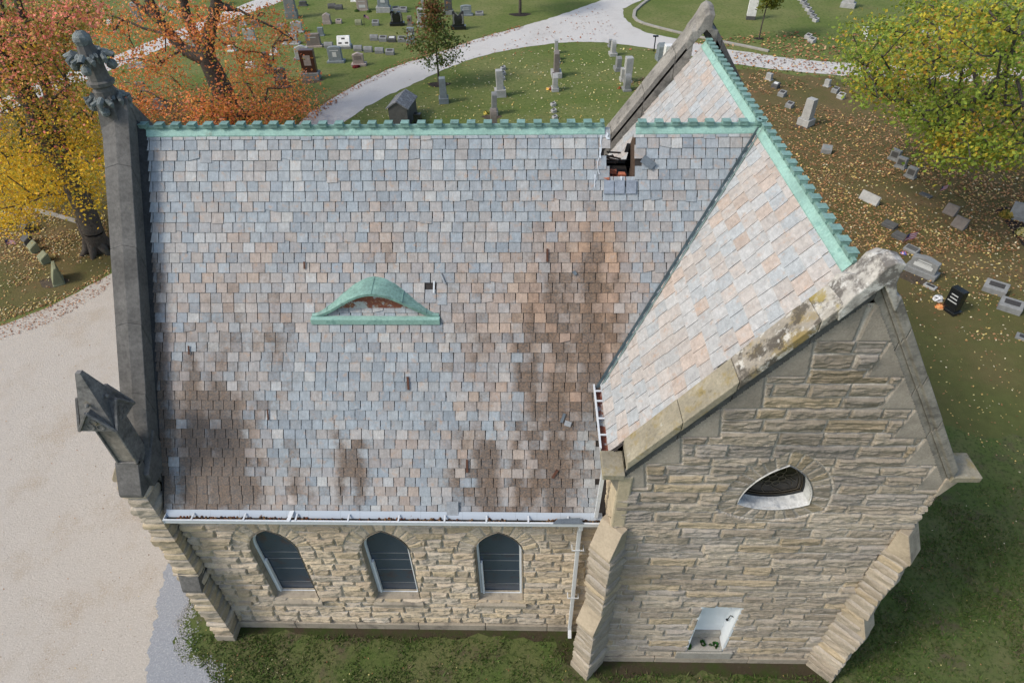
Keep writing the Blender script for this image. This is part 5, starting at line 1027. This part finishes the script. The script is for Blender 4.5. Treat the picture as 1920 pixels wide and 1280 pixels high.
# ------------------------------------------------------------------ trees
def leaf_mesh(cent, size, cols, parent, flat=.5, seed=0, loc=(0, 0, 0), name="crown"):
    r = np.random.default_rng(seed); n = len(cent); a = r.normal(size=(n, 3)); a /= np.linalg.norm(a, axis=1)[:, None]
    up = np.array([0, 0, 1.])*flat+r.normal(size=(n, 3))*(1-flat)*.9; t = np.cross(up, a); t /= np.linalg.norm(t, axis=1)[:, None]+1e-9; b = np.cross(t, up); b /= np.linalg.norm(b, axis=1)[:, None]+1e-9
    s = size*r.uniform(.6, 1.25, n)[:, None]; up /= np.linalg.norm(up, axis=1)[:, None]
    v = np.stack([cent-t*s*.62, cent-b*s*.46-up*s*.14, cent+t*s*.62, cent+b*s*.46-up*s*.14], 1).reshape(-1, 3)
    F = np.arange(4*n).reshape(n, 4); return mesh(name, v-np.asarray(loc), F, m_leaf, parent, False, np.repeat(cols, 4, axis=0))
def tree(name, label, base, trunk, tr, targets, cl_n, cl_r, lsize, colour, seed, cat="tree", group=None, kr=.016, limbs=(), twig=.012, flat=.45):
    """trunk: points; limbs: preset limb paths; targets: twig tips reached by greedy branching; colour(points, rng) -> rgb"""
    r = np.random.default_rng(seed); base = V3(*base); o = empty(name, tuple(base), 0, label=label, cat=cat, group=group)
    nodes = []; par = []; fix = []
    def addpath(pts, r0, r1, root):
        last = root
        for i in range(len(pts)):
            a = V3(*pts[i]); 
            if i and last is not None and len(nodes):
                pv = nodes[last]; m = max(1, int(np.linalg.norm(a-pv)/.9))
                for j in range(1, m+1):
                    nodes.append(pv+(a-pv)*j/m+(r.normal(size=3)*.04 if j < m else 0)); par.append(last); f = (i-1+j/m)/(len(pts)-1); fix.append(r0+(r1-r0)*f); last = len(nodes)-1
            elif not i and last is None: nodes.append(a); par.append(-1); fix.append(r0); last = 0
        return last
    addpath(trunk, tr[0], tr[1], None)
    for pts, r0, r1 in limbs:
        A = V3(*pts[0]); i = int(np.argmin([np.linalg.norm(A-n) for n in nodes])); addpath([nodes[i]]+[V3(*p) for p in pts[1:]], r0, r1, i)
    nfix = len(nodes); tips = []; T = np.asarray(targets); anchor = np.array(nodes[:nfix]); d0 = np.min(np.linalg.norm(T[:, None]-anchor[None], axis=2), axis=1)
    for t in T[np.argsort(d0)]:
        N = np.array(nodes); dv = t-N; dist = np.linalg.norm(dv, axis=1); pen = dist+np.maximum(0, N[:, 2]-t[2])*.5; pen[:max(1, len(trunk)//3)] += 3
        i = int(np.argmin(pen)); L = dist[i]; m = max(1, int(L/.7)); a = N[i]; prev = i
        for j in range(1, m+1):
            f = j/m; q = a+(t-a)*f+V3(0, 0, .10*L*math.sin(math.pi*f))+(r.normal(size=3)*.05*L if j < m else 0); nodes.append(q); par.append(prev); fix.append(0); prev = len(nodes)-1
        tips.append(prev)
    cnt = np.zeros(len(nodes)); 
    for t in tips:
        i = t
        while i >= 0: cnt[i] += 1; i = par[i]
    rad = [max(fix[i], twig+kr*cnt[i]**.55) if i >= nfix else max(fix[i], .01) for i in range(len(nodes))]
    q = MB()
    for i in range(1, len(nodes)):
        p = par[i]; a, b = nodes[p], nodes[i]
        if np.linalg.norm(b-a) < 1e-4: continue
        ra = min(rad[p], rad[i]*1.35) if i >= nfix else rad[p]; q.tube([a, b], [ra, rad[i]], 9 if rad[i] > .2 else 6 if rad[i] > .05 else 4, cap=False)
    if tr[0] > .25:                               # root flare
        for k in range(7):
            a = k*.9+.3; q.tube([base+V3(math.cos(a), math.sin(a), 0)*tr[0]*2.0+V3(0, 0, -.1), base+V3(math.cos(a), math.sin(a), 0)*tr[0]*1.1+V3(0, 0, .22), base+V3(math.cos(a), math.sin(a), 0)*tr[0]*.45+V3(0, 0, .8), base+V3(math.cos(a), math.sin(a), 0)*tr[0]*.2+V3(-.05*(base[0] < 0), 0, 1.9)], [.05, tr[0]*.40, tr[0]*.52, tr[0]*.5], 8)
    q.build("trunk", m_bark, o, smooth=True, off=base)
    C = []
    for t in tips:
        n = r.poisson(cl_n); c = nodes[t]+r.normal(size=(n, 3))*np.array([cl_r, cl_r, cl_r*.55]); C.append(c)
    C = np.concatenate(C); C = C[C[:, 2] > .3]; leaf_mesh(C, lsize, colour(C, r), o, flat, seed, base); return o
def pal(L, r, n, w=None): P = np.array(L); return P[r.choice(len(P), n, p=w)]*r.uniform(.75, 1.25, (n, 1))
def ell(n, c, rad, r, lo=.35, zmin=1):
    out = []
    while len(out) < n:
        d = r.normal(size=3); d /= np.linalg.norm(d); q = V3(*c)+d*V3(*rad)*r.uniform(lo, 1)
        if q[2] > zmin: out.append(q)
    return np.array(out)
# big orange maple behind the chapel
b = ground(432, 224); r = np.random.default_rng(1); YT = b[1]
at = lambda px, py, dy=0: onplane(px, py, 1, YT+dy)
fork = at(388, 110); tg = [at(x+r.normal()*14, y+r.normal()*10, dy) for x, y, dy in [(200, 190, -2), (230, 150, 1), (250, 200, -3), (275, 215, -2), (300, 190, 2), (320, 150, 3), (330, 200, -2), (350, 215, -4), (290, 110, 1), (250, 90, 2), (215, 70, 0), (240, 40, 2), (265, 15, -2), (300, 60, -4), (180, 100, 2), (185, 40, 3), (470, 200, -1), (500, 180, 1), (520, 205, -2), (545, 215, -1), (480, 160, 3), (460, 120, 3), (500, 110, -2), (520, 80, 0), (540, 60, 2), (470, 90, -3), (440, 150, -4), (430, 180, -4), (400, 200, -5), (380, 185, -5), (345, 90, -4), (360, 60, -5), (380, 30, -5), (420, 40, 4), (340, 20, 3), (450, 30, -2), (490, 30, 2), (410, 90, -5), (500, 140, 4), (455, 215, -3), (555, 195, 0), (530, 150, 1), (420, 215, -2), (310, 225, 0), (360, 225, 2), (490, 222, 0), (395, 222, -3), (520, 222, -3), (550, 222, -2), (240, 225, -1), (210, 215, 1), (275, 170, -1), (225, 120, -2), (305, 130, -2)] for _ in range(2)]
up = ell(46, (b[0]-.5, b[1], 13.5), (8.5, 8, 5), r, .3, 8); tg = np.concatenate([np.array(tg), up]); tg = tg[tg[:, 2] > .8]
def c_or(C, r):
    n = len(C); base = pal([(.80, .31, .09), (.76, .26, .09), (.82, .40, .11), (.68, .22, .10), (.78, .36, .22), (.32, .29, .06), (.46, .33, .07)], r, n, [.26, .2, .16, .12, .08, .08, .10]); return base
tree("orange_maple", "big orange maple with a thick forked trunk behind the chapel's ridge", b, [b, at(418, 175), at(403, 140), fork], (.85, .62), tg, 150, .80, .155, c_or, 2, limbs=[([fork, at(345, 95), at(300, 40), at(268, -20), at(240, -90)], .46, .2), ([fork, at(392, 60), at(405, 10), at(412, -60), at(420, -140)], .5, .2), ([fork, at(350, 30), at(330, -60)], .4, .18), ([at(300, 40), at(262, 12), at(225, -20)], .2, .09), ([at(320, 66), at(265, 52), at(210, 30)], .13, .05), ([at(405, 10), at(450, 20), at(510, 50), at(550, 75)], .12, .05)], kr=.014)
# yellow and pink maple at the left edge
b2 = ground(187, 468); Y2 = b2[1]; at2 = lambda px, py, dy=0: onplane(px, py, 1, Y2+dy); r = np.random.default_rng(2)
spots = [(20, 200), (60, 230), (100, 250), (140, 240), (165, 260), (30, 260), (70, 290), (110, 300), (150, 300), (175, 320), (20, 320), (50, 340), (90, 330), (10, 380), (25, 410), (60, 370), (5, 430), (130, 330), (160, 355), (180, 375), (0, 290), (35, 300), (150, 210), (170, 180), (120, 190), (80, 190), (40, 160), (10, 150), (60, 130), (95, 145), (130, 150), (15, 100), (45, 90), (75, 70), (110, 90), (140, 60), (30, 50), (60, 30), (100, 25), (10, 20), (160, 30), (-20, 360), (-30, 250), (-30, 120), (100, 350), (130, 375), (170, 225), (100, 120), (20, 70), (80, 45), (45, 120), (150, 20), (-10, 60), (120, 40), (185, 290), (10, 340), (40, 385), (65, 315), (115, 275), (145, 270)]
tg = np.array([at2(x+r.normal()*8, y+r.normal()*7, r.uniform(-3.0, 4.5)) for x, y in spots for _ in range(3)]); tg = tg[(tg[:, 2] > 1.2)]
tg = np.concatenate([tg, ell(40, (b2[0]-4, b2[1]+1, 14), (7, 6, 4), r, .3, 11)])
def c_yel(C, r):
    n = len(C); z = C[:, 2]+r.normal(size=n)*1.6+2.5*(fbm(C[:, 0]*.5, C[:, 1]*.5+C[:, 2]*.4, 4)-.5); y = pal([(.78, .50, .035), (.74, .44, .03), (.80, .56, .06), (.52, .42, .05)], r, n); g = pal([(.22, .23, .04), (.28, .26, .045), (.42, .30, .05), (.55, .30, .07)], r, n); p = pal([(.82, .31, .22), (.78, .22, .16), (.80, .40, .15), (.34, .26, .06), (.26, .24, .05)], r, n)
    return np.where((z < 7.2)[:, None], y, np.where((z < 9.6)[:, None], g, p))
tree("yellow_maple", "maple turning yellow below and pink above at the left edge", b2, [b2, at2(160, 395), at2(120, 305), at2(72, 235), at2(30, 150), at2(-20, 60)], (.52, .36), tg, 185, .58, .115, c_yel, 3, limbs=[([at2(120, 305), at2(105, 215), at2(60, 100), at2(30, -10)], .30, .14), ([at2(130, 330), at2(60, 255), at2(-5, 180)], .16, .08), ([at2(150, 380), at2(95, 250), at2(60, 180)], .10, .05)], kr=.012)
# big yellow green tree reaching in from the right
b3 = V3(39.5, 26, 0); r = np.random.default_rng(3); YR = 25.
sp = [(1605, 70), (1620, 110), (1640, 140), (1660, 60), (1665, 90), (1690, 120), (1700, 60), (1720, 90), (1680, 150), (1640, 175), (1700, 180), (1730, 150), (1760, 110), (1790, 60), (1760, 30), (1730, 10), (1800, 20), (1840, 40), (1880, 20), (1830, 90), (1870, 110), (1900, 70), (1800, 140), (1850, 170), (1900, 150), (1760, 190), (1720, 215), (1740, 240), (1790, 220), (1830, 210), (1880, 230), (1910, 210), (1800, 270), (1760, 280), (1840, 285), (1880, 270), (1900, 290), (1915, 260), (1780, 285), (1830, 250), (1630, 160), (1655, 115), (1770, 60), (1820, 130), (1895, 110), (1910, 30), (1860, 70), (1745, 175), (1860, 200), (1910, 170), (1780, 250), (1710, 130), (1680, 70), (1850, 285), (1815, 280), (1740, 130), (1705, 200), (1790, 180), (1870, 150), (1760, 230)]
tg = []
for x, y in sp:
    for _ in range(4):
        v = ray(x+r.normal()*12, y+r.normal()*10); yy = r.uniform(19, 31); q = CP+v*((yy-CP[1])/v[1]); zz = 3.5+r.uniform(0, 3)
        if q[2] < zz: q = CP+v*((zz-CP[2])/v[2])
        tg.append(q)
tg = np.concatenate([np.array(tg), ell(60, (43, 27, 12), (8, 7, 5), r, .4, 7)])
def c_gr(C, r):
    n = len(C); f = .02+fbm(C[:, 0]*.7, C[:, 1]*.6+C[:, 2]*.6, 9)+r.normal(size=n)*.13; a = pal([(.24, .32, .05), (.19, .27, .04), (.31, .36, .055)], r, n); y = pal([(.48, .43, .05), (.55, .43, .045), (.38, .38, .045)], r, n); o_ = pal([(.50, .27, .05), (.48, .33, .05)], r, n)
    return np.where((f < .60)[:, None], a, np.where((f < .80)[:, None], y, o_))
tree("green_maple", "broad yellow green maple spreading in from the right edge", b3, [b3, b3+V3(.1, 0, 3), b3+V3(-.2, .1, 6), b3+V3(.3, 0, 10), b3+V3(.2, .2, 14)], (.7, .35), tg, 68, .60, .16, c_gr, 4, limbs=[([b3+V3(0, 0, 4), b3+V3(-4, -1, 5.2), b3+V3(-8, -1, 6.2)], .25, .09), ([b3+V3(0, 0, 5), b3+V3(-4, 2, 7.5), b3+V3(-7, 3, 9)], .24, .09), ([b3+V3(0, 0, 6), b3+V3(-3, -3, 8), b3+V3(-6, -4, 9)], .22, .08)], kr=.013)
# saplings
def sapling(px, py, top, wpx, h0, label, cols, seed, n, ls, name="young_tree", tr=.09):
    b = ground(px, py); r = np.random.default_rng(seed); k = depth(b)/FPX; H = top; w_ = wpx*k/2; zc = (h0+H)/2
    tg = []
    for _ in range(90):
        z = r.uniform(h0, H); f = (z-h0)/(H-h0); rr = w_*(math.sin(math.pi*min(1, f*.78+.2))**.8)*(1-.55*f)*1.25*math.sqrt(r.uniform(.05, 1)); a = r.uniform(0, 6.283); tg.append(b+V3(rr*math.cos(a), rr*math.sin(a), z))
    def c(C, rr): 
        f = np.clip((C[:, 2]-h0)/(H-h0)+rr.normal(size=len(C))*.2-.012*(C[:, 0]-b[0])*8, 0, 1); return np.where((f > .55)[:, None], pal(cols[1], rr, len(C)), pal(cols[0], rr, len(C)))
    return tree(name, label, b, [b, b+V3(.03, 0, H*.35), b+V3(0, .03, H*.7)], (tr, tr*.5), np.array(tg), n, .26*w_/2+.12, ls, c, seed, group=None, kr=.008, twig=.008)
sapling(823, 160, 6.1, 92, 1.75, "little red and green maple in a mulch ring by the lane", ([(.11, .16, .035), (.085, .13, .028), (.15, .16, .04)], [(.24, .12, .05), (.15, .16, .04), (.13, .17, .04), (.28, .13, .06)]), 21, 36, .17)
sapling(1423, 73, 7.5, 40, 2.6, "slender yellow green sapling beyond the kerb", ([(.16, .17, .025), (.20, .20, .03), (.11, .14, .02)], [(.22, .21, .03), (.30, .24, .03)]), 22, 36, .22, tr=.07)
sapling(975, 26, 9.0, 90, 4.6, "young tree with a bare grey trunk in a mulch ring at the top edge", ([(.07, .11, .02), (.05, .085, .018)], [(.20, .10, .03), (.10, .10, .025)]), 23, 30, .24, tr=.16)

# ------------------------------------------------------------------ fallen leaves and grass tufts
def inpoly(P, poly):
    x, y = P[:, 0], P[:, 1]; ins = np.zeros(len(P), bool); n = len(poly)
    for i in range(n):
        x0, y0 = poly[i]; x1, y1 = poly[(i+1) % n]; c = ((y0 > y) != (y1 > y)) & (x < (x1-x0)*(y-y0)/((y1-y0) if y1 != y0 else 1e-9)+x0); ins ^= c
    return ins
def litter(poly_px, n, size, cols, seed, w=None, clump=.0):
    r = np.random.default_rng(seed); W_ = np.array([ground(*p)[:2] for p in poly_px]); P = []; lo, hi = W_.min(0), W_.max(0)
    px = np.array(poly_px, float); plo, phi = px.min(0), px.max(0)
    while len(P) < n:
        q = r.uniform(plo, phi, (4000, 2)); q = q[inpoly(q, poly_px)]
        for a in q:
            g3 = ground(*a)
            if clump and fbm(np.array([g3[0]*.35]), np.array([g3[1]*.35]), seed)[0]+r.normal()*.08 < clump: continue
            if -.7 < g3[0] < 17.3 and -.9 < g3[1] < 11.5: continue
            P.append(g3)
    P = np.array(P[:n]); s = size*np.linalg.norm(P-CP, axis=1)[:, None]/40*r.uniform(.6, 1.3, (n, 1)); a = r.uniform(0, 6.28, n); t = np.stack([np.cos(a), np.sin(a), r.normal(size=n)*.3], 1); b = np.stack([-np.sin(a), np.cos(a), r.normal(size=n)*.3], 1)
    P[:, 2] = .02+s[:, 0]*.25; v = np.stack([P-t*s*.6, P-b*s*.42, P+t*s*.6, P+b*s*.42], 1).reshape(-1, 3); return v, np.repeat(pal(cols, r, n, w), 4, axis=0)
BR = [(.38, .21, .10), (.29, .14, .06), (.46, .30, .16), (.22, .11, .05), (.52, .37, .13)]; YE = [(.60, .52, .22), (.62, .55, .36), (.5, .36, .12)]; RD = [(.32, .12, .06), (.24, .10, .05), (.40, .20, .10)]
Ls = [litter([(1180, 150), (1375, 125), (1440, 260), (1640, 500), (1700, 640), (1500, 520), (1250, 300)], 3000, .11, BR, 21, [.26, .22, .2, .18, .14], .40),
      litter([(1375, 125), (1640, 155), (1920, 160), (1920, 470), (1700, 480), (1600, 480), (1440, 260)], 9800, .095, BR, 1, [.26, .22, .2, .18, .14], .40),
      litter([(1440, 260), (1600, 300), (1920, 330), (1920, 640), (1700, 640), (1640, 500)], 2300, .10, BR+YE, 2, None, .42),
      litter([(1680, 560), (1920, 560), (1920, 900), (1850, 860), (1790, 800)], 260, .085, YE+BR, 3),
      litter([(1150, 90), (1920, 120), (1920, 175), (1560, 150)], 900, .12, RD+BR, 4), litter([(1450, 60), (1920, 70), (1920, 125), (1540, 116), (1440, 106), (1260, 76)], 1500, .12, RD+BR, 5, None, .42),
      litter([(640, 230), (860, 120), (1040, 90), (1240, 95), (1130, 230)], 900, .085, YE, 6), litter([(560, 228), (636, 171), (738, 119), (855, 83), (980, 47), (984, 53), (860, 92), (749, 129), (650, 180), (580, 232)], 800, .085, RD, 7), litter([(430, 225), (560, 228), (636, 171), (560, 160)], 350, .085, RD, 17),
      litter([(0, 380), (200, 400), (205, 512), (120, 560), (0, 605)], 3600, .075, BR+YE, 8, None, .36), litter([(0, 600), (60, 580), (130, 550), (206, 505), (206, 540), (110, 600), (0, 640)], 500, .07, RD, 9),
      litter([(330, 1170), (440, 1175), (1060, 1180), (1070, 1279), (420, 1279)], 70, .06, RD+YE, 10), litter([(1100, 1262), (1560, 1240), (1760, 960), (1920, 900), (1920, 1279), (1120, 1279)], 60, .06, RD+YE, 11),
      litter([(200, 230), (560, 232), (560, 180), (400, 150), (200, 180)], 1600, .11, RD+[(.5, .2, .07)], 12), litter([(575, 225), (900, 100), (1130, 5), (1160, 70), (800, 140)], 240, .08, RD, 13), litter([(1380, 100), (1920, 120), (1920, 155), (1380, 125)], 300, .08, RD, 14), litter([(0, 640), (200, 540), (260, 900), (310, 1060), (250, 1270), (0, 1270)], 130, .05, RD+BR, 15)]
v = np.concatenate([a for a, b in Ls]); c = np.concatenate([b for a, b in Ls])
tag(mesh("fallen_leaves", v, np.arange(len(v)).reshape(-1, 4), m_litter, None, False, c), kind="stuff")
# short blades of grass where the lawn is nearest
r = np.random.default_rng(77); P = []
near = [(318, 1160), (338, 1105), (390, 1168), (440, 1172), (1065, 1180), (1070, 1230), (1100, 1262), (1520, 1260), (1590, 1180), (1760, 930), (1920, 900), (1920, 1285), (400, 1285)]
while len(P) < 26000:
    q = r.uniform((320, 900), (1925, 1290), (6000, 2)); q = q[inpoly(q, near)]; P += [ground(*a) for a in q]
P = np.array(P[:26000]); n = len(P); den = fbm(P[:, 0]*1.1, P[:, 1]*1.1, 5)+r.normal(size=n)*.12; P = P[(den > .44) & ~((P[:, 1] > -.32) & (P[:, 0] < 10)) & ~((P[:, 0] > 9.6) & (P[:, 0] < 17) & (P[:, 1] > -1.25))]; n = len(P)
a = r.uniform(0, 6.28, n); l = r.uniform(.04, .11, n)[:, None]; t = np.stack([np.cos(a), np.sin(a), 0*a], 1)*.02; ln = r.normal(size=(n, 3))*.7; ln[:, 2] = 1
v = np.stack([P-t, P+t, P+ln*l], 1).reshape(-1, 3); gc = pal([(.085, .15, .03), (.11, .155, .04), (.15, .16, .06), (.06, .11, .025), (.2, .17, .09)], r, n, [.3, .25, .18, .17, .10])
tag(mesh("grass_tufts", v, np.arange(3*n).reshape(-1, 3), m_leaf, None, False, np.repeat(gc, 3, axis=0)), kind="stuff")

# gravel kicked out along the edge of the strip
r = np.random.default_rng(91); q = MB(); ed = [(345, 1085), (350, 1108), (346, 1146), (326, 1164), (338, 1187), (328, 1212), (337, 1236), (390, 1248), (405, 1285)]; E_g = [ground(*p) for p in ed]
for i in range(1500):
    k = r.integers(len(E_g)-1); c = E_g[k]+(E_g[k+1]-E_g[k])*r.random()+V3(abs(r.normal())*.22-.05, r.normal()*.09, 0); z = r.uniform(.015, .035); g = r.uniform(.28, .5)
    if c[0] > -.75 and c[1] > -.6: continue
    q.add([c+V3(z*math.cos(a)*r.uniform(.7, 1.2), z*math.sin(a)*r.uniform(.7, 1.2), .004) for a in (0, 1.6, 3.1, 4.7)]+[c+V3(0, 0, z*.9)], [(0, 1, 4), (1, 2, 4), (2, 3, 4), (3, 0, 4)], (g, g*.98, g*.96))
tag(q.build("scattered_gravel", m_litter, None, col=True), kind="stuff")
